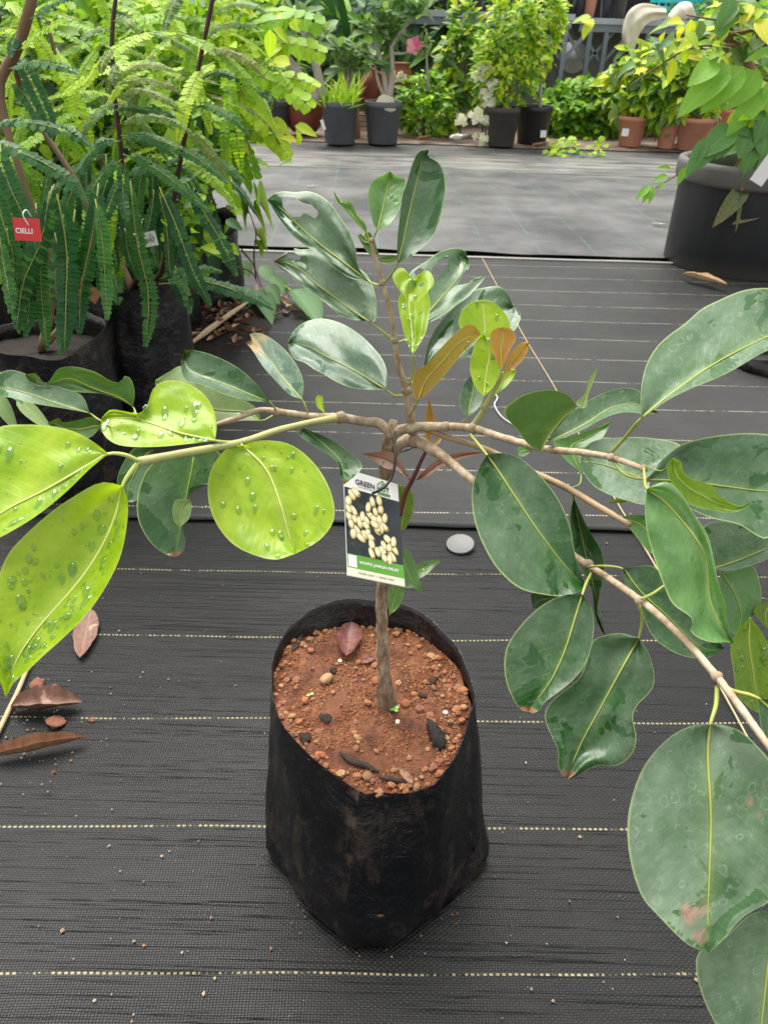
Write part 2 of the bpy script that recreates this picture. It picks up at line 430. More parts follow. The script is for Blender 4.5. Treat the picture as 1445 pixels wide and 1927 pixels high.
sheet('ground_mat_near', lx, np.linspace(-2.5, YS1 + .12, 80), .0, m_mat_near, .004, kind='structure')
sheet('ground_mat_middle', lx, [YS1 + .025 * k for k in range(4)] + list(np.linspace(YS1 + .1, YS2 + .1, 60)), .006, m_mat_mid, .004, edge=.002, kind='structure')
sheet('ground_mat_far', lx, [YS2 + .025 * k for k in range(4)] + list(np.linspace(YS2 + .1, YE, 50)), .012, m_mat_far, .006, edge=.012, kind='structure')
# pale hem where the middle mat ends
mb = MB(); xs = np.linspace(-3.5, 4.5, 60)
hem = [(x, YS2 - .055 + .010 * noise.noise(V((x * 1.5, 2, 2))), .0135 + .003 * noise.noise(V((x * 3, 1, 1)))) for x in xs]
for k in range(59):
    a, b = V(hem[k]), V(hem[k + 1])
    i = [mb.vert(p) for p in (a, b, b + V((0, .013, .0025)), a + V((0, .013, .0025)))]; mb.face(i)
m_hem = simple('hem_cream', (.24, .23, .20), .7, .4, 8)
mb.build('mat_hem', m_hem, kind='structure')
# fold across the far mat, and the dirt strip in front of the pots
mb = MB(); yf = gnd(722, 322).y
mb.tube([(x, yf + .03 * noise.noise(V((x, 3, 3))), .008) for x in np.linspace(-3, 4.5, 12)], .011, 6, steps=60)
mb.build('mat_fold', m_mat_far, kind='structure')
m_dirt = soil_material('dirt', (.07, .045, .03), (.16, .11, .08), (.27, .22, .18), 4)
mb = MB(); row0, row1 = [], []
for x in np.linspace(-4.5, 6, 90):
    row0.append(mb.vert((x, YE - .10 + .10 * noise.noise(V((x * 1.3, 0, 0))) + .05 * noise.noise(V((x * 6, 0, 0))), .022)))
    row1.append(mb.vert((x, YE + 3, .030)))
for i in range(89): mb.face((row0[i], row0[i + 1], row1[i + 1], row1[i]))
mb.build('dirt_strip', m_dirt, kind='structure')

# ================================================================== THE GROW BAG IN FRONT
_q = gnd(655, 1760); _m = (gnd(497, 1606) + gnd(925, 1636)) / 2; CRC = (_m.x, _m.y, math.atan2(_q.y - _m.y, _q.x - _m.x))   # where the bag's side crease runs
t = NT('bag_plastic'); co = t.coord()
vst = t.noise(t.mapv(co, (34, 34, 9)), 1.0, 6, .75, .6)
blo = t.noise(co, 14, 5, .7)
fl = t.voro(co, 190).outputs['Distance']
zc = t.sep(co)[2]
c = t.mix(t.ramp(t.math('MULTIPLY', vst, blo), [(.27, 0.0), (.33, .3), (.42, .55)]), (.0035, .0038, .005), (.075, .05, .034))
c = t.mix(t.ramp(fl, [(.03, .55), (.06, 0.0)]), c, (.3, .28, .26))
_co3 = t.sep(co); _ang = t.math('ARCTAN2', t.math('SUBTRACT', _co3[1], CRC[1]), t.math('SUBTRACT', _co3[0], CRC[0]))
_da = t.math('SUBTRACT', _ang, t.math('ADD', CRC[2], t.math('MULTIPLY', t.math('SUBTRACT', t.noise(co, 22, 4), .5), .10)))
_cm = t.math('MULTIPLY', t.ramp(t.math('ADD', t.math('MULTIPLY', _da, 1.6), .5), [(.10, 0.0), (.36, .55), (.498, 1.0), (.505, 0.0)]), t.ramp(t.noise(co, 40, 5, .7), [(.46, 0.0), (.56, .9)]))
_cm = t.math('MULTIPLY', _cm, t.ramp(zc, [(.06, 0.0), (.12, .5), (.2, 1.0)]))
c = t.mix(_cm, c, (.10, .065, .045))
lowd = t.math('MULTIPLY', t.ramp(zc, [(.0, 1.0), (.06, 0.0)]), t.ramp(blo, [(.45, 0.0), (.65, .5)]))
c = t.mix(lowd, c, (.12, .085, .06))
m_bag = t.P(Base_Color=c, Roughness=t.math('ADD', .16, t.math('MULTIPLY', blo, .26)), Normal=t.bump(t.math('ADD', t.noise(co, 38, 5, .65, 1.2), t.math('MULTIPLY', vst, .6)), .6, .005))

def grow_bag(name, rim, basering, label, crease=None, inner=.085, parent=None, mat=None, group=None, rows=16, n=96, wr=.0030, sub=True):
    """rim: world points round the top edge; basering: world points on the ground; both ordered round the bag"""
    c0 = sum((V(p) for p in basering), V()) / len(basering)
    R = crom(rim, n, True); B = crom(basering, n, True)
    def byang(Q):
        cc = Q.mean(0); a = np.arctan2(Q[:, 1] - cc[1], Q[:, 0] - cc[0]); o = np.argsort(a); a, Q = a[o], Q[o]
        g = np.linspace(-math.pi, math.pi, n, endpoint=False)
        aa = np.r_[a - 2 * math.pi, a, a + 2 * math.pi]
        return np.stack([np.interp(g, aa, np.r_[Q[:, k], Q[:, k], Q[:, k]]) for k in range(3)], 1)
    R, B = byang(R), byang(B)
    root = thing(name, label, 'grow bag', (c0.x, c0.y, 0), group)
    mb = MB(); rowsI = []
    cc = R.mean(0)
    for i in range(rows + 1):
        h = i / rows; row = []
        for j in range(n):
            b, r = V(B[j]), V(R[j])
            p = b.lerp(r, h); p.z = b.z + (r.z - b.z) * (h ** .95)
            out = V((p.x - c0.x, p.y - c0.y, 0)).normalized()
            bul = math.sin(math.pi * h) * .0015
            w = wr * (noise.noise(V((p.x * 22, p.y * 22, h * 2.2))) * 1.6 + noise.noise(V((p.x * 60, p.y * 60, p.z * 18))) * .5) * (1 if i else .3)
            fold = wr * 1.3 * noise.noise(V((p.x * 8 + p.z * 16, p.y * 8 - p.z * 10, 4.2)))
            p = p + out * (bul + w + fold)
            if i == 0: p -= out * .006
            if crease:
                a = math.atan2(p.y - c0.y, p.x - c0.x)
                for (a0, dpt, wid) in crease:
                    k = (a - a0 + math.pi) % (2 * math.pi) - math.pi
                    p += out * (dpt * (max(0, 1 - abs(k) / wid) if k < 0 else max(0, 1 - k / (wid * .12))))
            row.append(mb.vert(p, (j / n, h)))
        rowsI.append(row)
    for a, b in zip(rowsI, rowsI[1:]):
        for j in range(n): mb.face((a[j], a[(j + 1) % n], b[(j + 1) % n], b[j]))
    bt = [mb.vert((V(mb.v[k]) - V((c0.x, c0.y, 0))) * .85 + V((c0.x, c0.y, .003))) for k in rowsI[0]]
    for j in range(n): mb.face((rowsI[0][(j + 1) % n], rowsI[0][j], bt[j], bt[(j + 1) % n]))
    mb.face(bt[::-1])
    adopt(mb.build('bag_wall', mat or m_bag), root)
    mi = MB(); prev = rowsI[-1]; top = [V(mb.v[k]) for k in prev]; rr = []
    for i, (dz, k) in enumerate(((0, .0), (-.0005, .0012), (-.02, .0022), (-inner, .003))):
        rr.append([mi.vert(p + V((0, 0, dz)) - V((p.x - cc[0], p.y - cc[1], 0)).normalized() * k) for p in top])
    for a, b in zip(rr, rr[1:]):
        for j in range(n): mi.face((a[j], a[(j + 1) % n], b[(j + 1) % n], b[j]))
    adopt(mi.build('inner_lining', mat or m_bag), root)
    return root, R, B, c0

rim_px = [(735, 1498, .234), (660, 1482, .236), (590, 1432, .243), (545, 1382, .249), (516, 1330, .255), (508, 1275, .262), (516, 1222, .270), (550, 1175, .280),
          (600, 1141, .290), (665, 1124, .298), (740, 1134, .298), (800, 1156, .292), (838, 1196, .284), (868, 1232, .277), (881, 1275, .270), (892, 1312, .262), (886, 1345, .256), (868, 1400, .250), (838, 1450, .243), (790, 1486, .237)]
rim = [gnd(x, y, z) for x, y, z in rim_px]
pl, pf, pr = gnd(497, 1606), gnd(690, 1792), gnd(925, 1636)
pb = pl + pr - pf
cb = (pl + pr) / 2
base = [gnd(*q) for q in ((509, 1596), (525, 1643), (562, 1702), (603, 1750), (645, 1783), (690, 1794), (735, 1788), (785, 1758), (835, 1716), (876, 1676), (912, 1640), (910, 1596))]
_bc = (pl + pr) / 2
base += [(_bc * 2 - gnd(*q)) * 1.0 for q in ((600, 1745), (690, 1780), (785, 1752))]
_cp = gnd(655, 1760); _a0 = math.atan2(_cp.y - cb.y, _cp.x - cb.x)
_cp2 = gnd(860, 1700); _a1 = math.atan2(_cp2.y - cb.y, _cp2.x - cb.x)
bag, RIM, BASE, BC = grow_bag('grow_bag', rim, base, 'black plastic grow bag of red soil holding the tagged sapling', crease=[(_a0, .0060, .35), (_a1, .004, .25)])
# drainage holes near the foot, dirt showing
m_rust = simple('soil_stain', (.20, .075, .03), .9, .4, 200)
def lay_disc(mb, p, nrm, r, n=9, sq=1.0, jit=.25):
    x = nrm.orthogonal().normalized(); y = nrm.cross(x)
    ids = [mb.vert(p + (x * math.cos(a) + y * sq * math.sin(a)) * r * (1 + rnd(jit))) for a in np.linspace(0, 2 * math.pi, n, endpoint=False)]
    c = mb.vert(p + nrm * r * .15)
    for k in range(n): mb.face((ids[k], ids[(k + 1) % n], c))

for px_, py_ in ((604, 1702), (720, 1718), (893, 1592)):
    r_ = ray(px_, py_); best = None
    for v in bag.children[0].data.vertices:
        w_ = V(v.co); d_ = (w_ - C0); tt = d_.dot(r_) / r_.dot(r_); e_ = (C0 + r_ * tt - w_).length
        if best is None or e_ + .02 * (d_.length) < best[0]: best = (e_ + .02 * d_.length, w_)
    nrm_ = V((best[1].x - BC.x, best[1].y - BC.y, 0)).normalized(); mb = MB(); lay_disc(mb, best[1] + nrm_ * .0012, nrm_, .0035); adopt(mb.build('drain_hole', m_rust), bag)
random.seed(8); mb = MB()
for k in range(45):
    fj = random.random() * 96; j = int(fj) % 96; b_ = V(BASE[j]).lerp(V(BASE[(j + 1) % 96]), fj - int(fj)); o_ = V((b_.x - BC.x, b_.y - BC.y, 0)).normalized(); p = b_ + o_ * abs(random.gauss(0, .012)); s_ = rnd(.0006, .0018); p.z = .004
    q = [mb.vert(p + V((s_ * rnd(.7, 1.2) * dx, s_ * rnd(.7, 1.2) * dy, s_ * dz)), c=k * .37 % 1) for dx, dy, dz in ((1, 0, -.3), (0, 1, -.3), (-1, 0, -.3), (0, -1, -.3), (0, 0, .8))]
    for i_ in range(4): mb.face((q[i_], q[(i_ + 1) % 4], q[4]))
m_spill = simple('spilt_soil', (.26, .12, .06), .9, .5, 300)
mb.build('spilt_soil', m_spill, smooth=False, label='fine spilt soil crumbs round the foot of the sapling bag', cat='crumbs', kind='stuff')

# ---- soil in the bag
t = NT('red_soil'); co = t.coord()
n1, n2, n3 = t.noise(co, 26, 5, .65), t.noise(co, 120, 5, .75), t.noise(co, 480, 3, .7)
c = t.ramp(n1, [(.32, (.075, .023, .010)), (.48, (.23, .075, .029)), (.66, (.38, .15, .07))])
c = t.mix(t.ramp(n2, [(.52, 0.0), (.66, .8)]), c, (.075, .026, .013))
c = t.mix(t.ramp(n3, [(.58, 0.0), (.72, .6)]), c, (.5, .26, .13))
c = t.mix(t.ramp(t.noise(co, 13, 4), [(.54, 0.0), (.66, .5)]), c, (.11, .05, .022))
m_soil = t.P(Base_Color=c, Roughness=t.ramp(n1, [(.35, .5), (.6, .85)]), Normal=t.bump(t.math('ADD', t.math('MULTIPLY', n2, 1.2), n3), 1.0, .004))
rc = RIM.mean(0)
SOIL0 = gnd(722, 1490, .232).y
def soil_z(x, y):
    z = .231 + .11 * (y - SOIL0)
    z += .0045 * noise.noise(V((x * 25, y * 25, 1))) + .0032 * noise.noise(V((x * 70, y * 70, 2))) + .0016 * noise.noise(V((x * 180, y * 180, 5)))
    return z
mb = MB(); rings = []; NR = 40
for i in range(NR + 1):
    k = i / NR; row = []
    for j in range(96):
        x, y = rc[0] + (RIM[j][0] - rc[0]) * k * .985, rc[1] + (RIM[j][1] - rc[1]) * k * .985
        row.append(mb.vert((x, y, min(soil_z(x, y), RIM[j][2] - .003 if k > .9 else 9))))
    rings.append(row)
for a, b in zip(rings, rings[1:]):
    for j in range(96): mb.face((a[j], a[(j + 1) % 96], b[(j + 1) % 96], b[j]))
soil = thing('potting_soil', 'red gravelly soil filling the black grow bag of the tagged sapling', 'soil', (rc[0], rc[1], .24))
adopt(mb.build('soil_surface', m_soil), soil)
def soil_at(px, py):
    p = gnd(px, py, .25)
    for _ in range(5): p = gnd(px, py, soil_z(p.x, p.y))
    return p
# stones: shared lumps
def lump_mesh(name, seed, mat, sub=1, amp=.25, flat=.8):
    import bmesh
    bm = bmesh.new(); bmesh.ops.create_icosphere(bm, subdivisions=sub, radius=1)
    for v in bm.verts:
        v.co *= 1 + amp * noise.noise(v.co * 1.4 + V((seed * 7.3, 1, 2))) * 1.5
        v.co.z *= flat
    me = bpy.data.meshes.new(name); bm.to_mesh(me); bm.free(); me.materials.append(mat)
    me.polygons.foreach_set('use_smooth', [sub > 1] * len(me.polygons)); return me
def stone_mat(name, cols):
    t = NT(name); r = t.rv(); c = t.ramp(r, cols); n = t.noise(t.coord(), 2.5, 4)
    c = t.mix(.5, c, t.mix(1.0, c, t.ramp(n, [(.3, .45), (.7, 1.4)]), 'MULTIPLY'))
    return t.P(Base_Color=c, Roughness=.8, Normal=t.bump(n, .4, .3))
m_stone = stone_mat('gravel', [(0, (.28, .09, .035)), (.35, (.40, .16, .06)), (.6, (.24, .10, .06)), (.8, (.45, .26, .12)), (1, (.16, .06, .03))])
lumps = [lump_mesh('pebble', k, m_stone, 2 if k < 2 else 1) for k in range(5)]
def place(me, name, p, s, parent=None, rz=None, **kw):
    o = link(name, me, None, **kw); o.location = p
    o.scale = (s, s * rnd(.75, 1.15), s * rnd(.7, 1.0)) if not hasattr(s, '__len__') else s
    o.rotation_euler = (rnd(.4), rnd(.4), rnd(3.14) if rz is None else rz)
    if parent is not None: adopt(o, parent)
    return o
random.seed(3)
for k in range(300):
    fj = random.random() * 96; j = int(fj) % 96; fj -= int(fj)
    rr = math.sqrt(random.random()) if k % 3 == 0 else 1 - abs(random.gauss(0, .13))
    rr = min(.965, max(.05, rr))
    E = RIM[j] * (1 - fj) + RIM[(j + 1) % 96] * fj; x, y = rc[0] + (E[0] - rc[0]) * rr, rc[1] + (E[1] - rc[1]) * rr
    s = random.choice((.002, .0026, .0032, .004, .0055)) * rnd(.8, 1.2)
    place(random.choice(lumps), 'pebble', (x, y, soil_z(x, y) + s * .25), s, soil)
mb = MB()
for k in range(5200):
    fj = random.random() * 96; j = int(fj) % 96; fj -= int(fj); rr = math.sqrt(random.random()) * .975; E = RIM[j] * (1 - fj) + RIM[(j + 1) % 96] * fj
    x, y = rc[0] + (E[0] - rc[0]) * rr, rc[1] + (E[1] - rc[1]) * rr
    if noise.noise(V((x * 30, y * 30, 7))) < -.05: continue
    s = rnd(.0007, .0021); p = V((x, y, soil_z(x, y) + s * .4)); cv = random.random()
    q = [mb.vert(p + V((s * rnd(.7, 1.2) * dx, s * rnd(.7, 1.2) * dy, s * dz)), c=cv) for dx, dy, dz in ((1, 0, 0), (0, 1, 0), (-1, 0, 0), (0, -1, 0), (0, 0, 1))]
    for i in range(4): mb.face((q[i], q[(i + 1) % 4], q[4]))
adopt(mb.build('soil_grains', m_stone, smooth=False, kind='stuff'), soil)

m_root = simple('root_brown', (.10, .055, .03), .8, .3, 200)
for k in range(9):
    a_ = random.random() * 6.28; rr_ = rnd(.03, .10); x_, y_ = rc[0] + math.cos(a_) * rr_, rc[1] + math.sin(a_) * rr_; d_ = rnd(3.14); L_ = rnd(.012, .03); mb = MB()
    mb.tube([V((x_ + math.cos(d_) * L_ * t_ + rnd(.003), y_ + math.sin(d_) * L_ * t_ + rnd(.003), soil_z(x_ + math.cos(d_) * L_ * t_, y_ + math.sin(d_) * L_ * t_) + .0012 + .002 * math.sin(3.1 * t_))) for t_ in (0, .33, .66, 1)], .0005, 4); adopt(mb.build('root_strand', m_root), soil)
m_nut = simple('nut_shell', (.34, .20, .09), .5, .35, 120, .3)
m_white = simple('white_stone', (.62, .58, .48), .7, .15, 60)
m_char = simple('charred_wood', (.018, .015, .013), .85, .5, 200, .8)
m_clod = simple('dark_clod', (.055, .035, .025), .95, .5, 150, .9)
m_seedling = simple('seedling_green', (.20, .42, .07), .5, .2, 100)
nut = lump_mesh('nut', 1, m_nut, 3, .08, .75)
o = place(nut, 'nut', soil_at(614, 1282) + V((0, 0, .005)), (.0095, .0072, .007), rz=1.0, label='brown oval nut lying on the red soil', cat='nut')
for px, py, s in ((838, 1342, .0042), (640, 1245, .003), (748, 1360, .003)):
    place(lump_mesh('stone', px, m_white, 2, .2), 'white_stone', soil_at(px, py) + V((0, 0, .001)), s, label={838: 'larger chalky white stone on the red soil near the charred wood', 640: 'small chalky stone on the red soil beside the dead maroon leaf', 748: 'small chalky stone on the red soil below the trunk seedling'}[px], cat='stone')
for px, py, s, lb in ((614, 1352, .0065, 'rough grey brown clod on the red soil below the nut'), (575, 1392, .0085, 'dark crumbly clod by the front rim of the sapling bag'), (812, 1284, .006, 'small black clod on the red soil right of the trunk'), (795, 1310, .006, 'mossy dark clod on the red soil beside the black clod'), (628, 1263, .006, 'black crumb of soil behind the nut')):
    place(lump_mesh('clod', px + 1, m_clod, 3, .35, .6), 'soil_clod', soil_at(px, py) + V((0, 0, .001)), s, label=lb, cat='clod')
mb = MB(); a, b = soil_at(808, 1365) + V((0, 0, .004)), soil_at(832, 1412) + V((0, 0, .003))
mb.tube([a, a.lerp(b, .3) + V((.001, 0, .002)), a.lerp(b, .7), b], [.005, .0075, .0085, .004], 9, rough=.8, steps=12)
mb.build('charred_wood', m_char, label='black charred wood stub lying on the red soil', cat='wood')
m_bark_dark = simple('rotten_leaf', (.022, .013, .009), .7, .5, 200, .5)
mb = MB(); pts = [soil_at(*q) + V((0, 0, .002)) for q in ((640, 1418), (660, 1435), (690, 1444), (713, 1456))]
mb.tube(pts, [.001, .0035, .004, .001], 6, rough=.5); mb.build('rotten_strip', m_bark_dark, label='curled black rotten leaf strip by the front rim of the sapling bag', cat='leaf scrap')
mb = MB(); pts = [soil_at(*q) + V((0, 0, .003)) for q in ((712, 1466), (740, 1471), (770, 1478))]
mb.tube(pts, [.001, .003, .001], 6, rough=.5); mb.build('rotten_twig', m_bark_dark, label='short dark twig half buried at the front rim of the sapling bag', cat='twig')
for px, py, s, lb in ((584, 1312, .0045, 'tiny two leaved green seedling beside the nut'), (742, 1340, .0062, 'tiny four leaved green seedling at the foot of the trunk'), (774, 1180, .004, 'tiny pale seedling by the rear rim of the sapling bag')):
    b = soil_at(px, py); r = thing('seedling', lb, 'seedling', b)
    mb = MB(); mb.tube([b, b + V((0, 0, s))], .0005, 5, steps=3); adopt(mb.build('stem', m_seedling), r)
    for k in range(4 if px == 742 else 2):
        mb = MB(); a = k * math.pi / (2 if px == 742 else 1) + .5; mb.leafshape(b + V((0, 0, s)), V((math.cos(a), math.sin(a), .3)), V((0, 0, 1)), s * 1.1, s * .9, .1, .2)
        adopt(mb.build('leaf', m_seedling), r)
# ================================================================== THE SAPLING
m_dark = leaf_material('leaf_dark', [(.011, .044, .010), (.019, .070, .017), (.032, .098, .024)], (.13, .24, .06), (.30, .40, .12), film=.42, rough=.31, trans=.12, transcol=(.06, .18, .03), wetdark=.6)
m_grey = leaf_material('leaf_filmed', [(.028, .078, .026), (.042, .104, .036), (.058, .128, .046)], (.20, .30, .08), (.34, .44, .16), film=.72, rough=.34, trans=.10, transcol=(.06, .18, .03))
m_pink = leaf_material('leaf_filmed_blush', [(.028, .078, .026), (.042, .104, .036), (.058, .128, .046)], (.20, .30, .08), (.34, .44, .16), film=.8, rough=.34, trans=.10, transcol=(.06, .18, .03), brown=((.36, .20, .15), .64), tipb=0.0)
m_tan = leaf_material('leaf_scorched', [(.024, .070, .038), (.035, .095, .050), (.050, .115, .058)], (.20, .30, .08), (.34, .44, .16), film=.85, rough=.34, trans=.10, transcol=(.06, .18, .03), brown=((.40, .26, .13), .56))
m_young = leaf_material('leaf_young', [(.17, .32, .007), (.26, .42, .013), (.38, .52, .035)], (.42, .50, .11), (.44, .52, .12), film=0, rough=.28, trans=.36, transcol=(.52, .74, .016), veins=1.6, tipb=0.0)
m_mid = leaf_material('leaf_middle', [(.045, .15, .022), (.07, .19, .035), (.11, .24, .05)], (.28, .40, .10), (.40, .50, .16), film=.42, rough=.25, trans=.25, transcol=(.2, .5, .04))
m_under = leaf_material('leaf_underside', [(.035, .095, .010), (.045, .115, .014), (.06, .14, .018)], (.26, .32, .06), (.33, .40, .08), film=0, rough=.5, trans=.16, transcol=(.12, .28, .02), veins=.5)
m_pale = leaf_material('leaf_pale_under', [(.16, .24, .09), (.20, .29, .11), (.25, .34, .14)], (.45, .52, .2), (.45, .52, .2), film=.12, rough=.45, trans=.25, transcol=(.3, .55, .1))
m_olive = leaf_material('leaf_olive', [(.08, .16, .005), (.11, .20, .008), (.15, .24, .014)], (.40, .48, .08), (.40, .46, .1), film=0, rough=.3, trans=.35, transcol=(.30, .5, .02))
m_flush = leaf_material('leaf_flush_orange', [(.30, .135, .02), (.35, .165, .025), (.36, .22, .02)], (.45, .42, .05), (.55, .48, .08), film=0, rough=.3, trans=.32, transcol=(.7, .40, .04), veins=.4)
m_flush2 = leaf_material('leaf_flush_olive', [(.27, .13, .012), (.26, .175, .012), (.21, .21, .012)], (.45, .42, .05), (.55, .48, .08), film=0, rough=.3, trans=.28, transcol=(.55, .38, .03), veins=.5)
m_maroon = leaf_material('leaf_maroon', [(.20, .09, .06), (.24, .12, .08), (.27, .16, .10)], (.20, .03, .025), (.3, .12, .06), film=0, rough=.3, trans=.2, transcol=(.4, .12, .04), veins=.3)
m_rib = simple('midrib_yellow', (.32, .36, .07), .4, .2, 60)
m_ribl = simple('midrib_lime', (.50, .58, .16), .4, .15, 60)
m_ribd = simple('midrib_green', (.24, .34, .07), .4, .2, 60)
m_ribo = simple('midrib_orange', (.42, .36, .06), .4, .2, 60)
m_ribr = simple('midrib_red', (.12, .015, .012), .4, .2, 60)
t = NT('bark_pale'); co = t.coord()
n1 = t.noise(t.mapv(co, (1, 1, .35)), 130, 5, .65); n2 = t.noise(co, 45, 3)
c = t.ramp(n1, [(.3, (.25, .165, .095)), (.5, (.44, .33, .22)), (.7, (.58, .49, .37))]); c = t.mix(t.ramp(n2, [(.5, 0.0), (.7, .5)]), c, (.20, .16, .07))
m_bark = t.P(Base_Color=c, Roughness=.75, Normal=t.bump(n1, .6, .002))
t = NT('bark_trunk'); co = t.coord()
n1 = t.noise(t.mapv(co, (1.6, 1.6, .5)), 110, 5, .7); n2 = t.noise(co, 40, 4)
c = t.ramp(n1, [(.30, (.07, .042, .024)), (.46, (.27, .185, .11)), (.56, (.40, .30, .19)), (.72, (.58, .48, .34))])
c = t.mix(t.ramp(t.sep(co)[2], [(.25, .75), (.31, 0.0)]), c, (.10, .055, .03))
m_trunk = t.P(Base_Color=c, Roughness=.85, Normal=t.bump(t.math('ADD', n1, t.math('MULTIPLY', n2, .6)), .9, .003))
m_twig = simple('twig_tan', (.34, .235, .13), .6, .3, 90, .2)
m_twigg = simple('twig_green', (.36, .36, .15), .5, .3, 40)
t = NT('water')   # clear drops: the leaf seen through them, the sky on top
_tr = t.node('ShaderNodeBsdfTransparent', i_Color=(.76, .86, .55, 1)); _gl = t.node('ShaderNodeBsdfGlossy', i_Color=(1, 1, 1, 1), i_Roughness=.04)
_lw = t.node('ShaderNodeLayerWeight', i_Blend=.5); _mx = t.node('ShaderNodeMixShader'); t.l.new(t.math('ADD', t.math('MULTIPLY', t.math('POWER', _lw.outputs['Facing'], 2.6), .85), .04), _mx.inputs[0]); t.l.new(_tr.outputs[0], _mx.inputs[1]); t.l.new(_gl.outputs[0], _mx.inputs[2]); t.l.new(_mx.outputs[0], t.out.inputs[0])
m_glass = t.m

root_p = soil_at(728, 1326)
tree = thing('sapling', 'leafy fruit sapling with pale branches growing in the black grow bag', 'sapling', root_p)
def branch(name, pts, rpx, mat, n=10, rough=.18):
    """pts: (x, y, depth) ; rpx: half widths in photo pixels"""
    P = [at(*p) for p in pts]; R = [r * .88 * p[2] / F for r, p in zip(rpx, pts)]
    mb = MB(); mb.tube(P, R, n, rough=rough, steps=len(P) * 5)
    return adopt(mb.build(name, mat), tree)
zt = lambda x, y: depth_of(V((0, root_p.y, 0)) + V((0, 0, 0)))
# trunk rises straight from the soil: depth from the plane through its foot
def up(x, y): return depth_of(atY(x, y, root_p.y))
FORK = up(738, 806)
branch('trunk', [(726, 1345, up(726, 1345)), (727, 1315, up(727, 1315)), (722, 1270, up(722, 1270)), (720, 1215, up(720, 1215)), (718, 1140, up(718, 1140)), (722, 1060, up(722, 1060)), (724, 960, up(724, 960)), (727, 870, up(727, 870)), (736, 815, FORK), (741, 790, FORK - .004)],
       [22, 19, 15, 13, 12.5, 13, 13, 15, 13, 7], m_trunk, 16, .35)
BD = FORK
br = {}
br['L'] = [(738, 822, BD), (715, 798, BD - .002), (690, 794, BD - .01), (640, 786, .715)]
branch('branch', br['L'], [11, 11, 10, 10], m_bark)
branch('branch', [(640, 786, .715), (585, 783, .70), (530, 776, .685), (490, 772, .675), (450, 785, .665), (405, 800, .655)], [10, 7.5, 7, 6.5, 6, 5], m_bark)
branch('branch', [(640, 786, .715), (590, 794, .685), (520, 811, .63), (460, 831, .585), (400, 843, .545), (330, 856, .51), (262, 869, .48)], [9, 7, 7.5, 8, 8, 9, 10], m_twigg, rough=.08)
branch('branch', [(776, 806, BD + .004), (770, 770, up(770, 770)), (766, 735, up(766, 735)), (750, 690, up(750, 690) - .005), (742, 640, up(742, 640) - .01), (735, 590, up(735, 590) - .01), (719, 530, up(719, 530) - .01), (704, 480, up(704, 480) - .01), (698, 452, up(698, 452) - .01)], [10, 9, 8, 6.5, 6, 5.5, 5, 4.5, 3.5], m_bark)
branch('branch', [(734, 822, BD), (750, 810, BD - .004), (790, 803, BD - .006), (840, 803, .755), (890, 806, .73), (950, 825, .69), (1030, 845, .64), (1090, 851, .605), (1150, 861, .575), (1212, 883, .545)], [10, 11, 10, 9, 8.5, 8, 7.5, 7, 6.5, 6], m_bark)
branch('branch', [(738, 860, up(738, 860)), (752, 836, BD + .015), (775, 828, BD + .012), (800, 838, BD), (840, 864, .755), (890, 905, .725), (1000, 985, .705), (1085, 1050, .665), (1150, 1092, .605), (1220, 1142, .53), (1290, 1207, .49), (1350, 1276, .455), (1400, 1342, .43), (1460, 1425, .41)],
       [10, 12, 14, 13, 11, 9, 8, 8, 7.5, 8, 8, 8.5, 8, 8], m_bark)
branch('branch', [(800, 808, .765), (850, 825, .755), (920, 848, .73), (1000, 888, .685), (1060, 915, .655), (1120, 950, .62), (1185, 988, .59)], [6, 6.5, 6.5, 7, 7.5, 7, 6], m_twig)
branch('shoot', [(888, 803, .73), (905, 780, .722), (922, 748, .712), (938, 718, .705), (948, 700, .70)], [7, 6.5, 5.5, 4.5, 3], m_twigg, rough=.05)
branch('shoot', [(752, 970, .80), (762, 930, .795), (775, 905, .79), (790, 872, .783), (802, 848, .78), (808, 836, .778)], [5.5, 5, 4.8, 4.2, 3.5, 3], m_ribr, rough=.05)
# buds and knots where twigs fork
for x, y, d, r, sx in ((641, 786, .712, 13, .8), (776, 806, BD, 14, .9), (838, 803, .752, 10.5, 1), (890, 806, .727, 10.5, 1), (780, 829, BD + .008, 16, .9), (1106, 1062, .645, 10, 1), (1205, 1132, .537, 10.5, 1), (1348, 1273, .455, 11, 1), (742, 640, up(742, 640) - .012, 7.5, 1), (720, 532, up(720, 532) - .012, 6.5, 1), (700, 452, up(700, 452) - .01, 5.5, 1), (765, 735, up(765, 735) - .002, 10, .9), (1150, 861, .573, 8.5, 1), (1211, 882, .545, 8, 1), (520, 775, .682, 9, 1)):
    p = at(x, y, d); s = r * d / F
    o = place(lump_mesh('knot', x, m_bark, 2, .15, 1.0), 'knot', p, (s * sx, s, s)); adopt(o, tree)

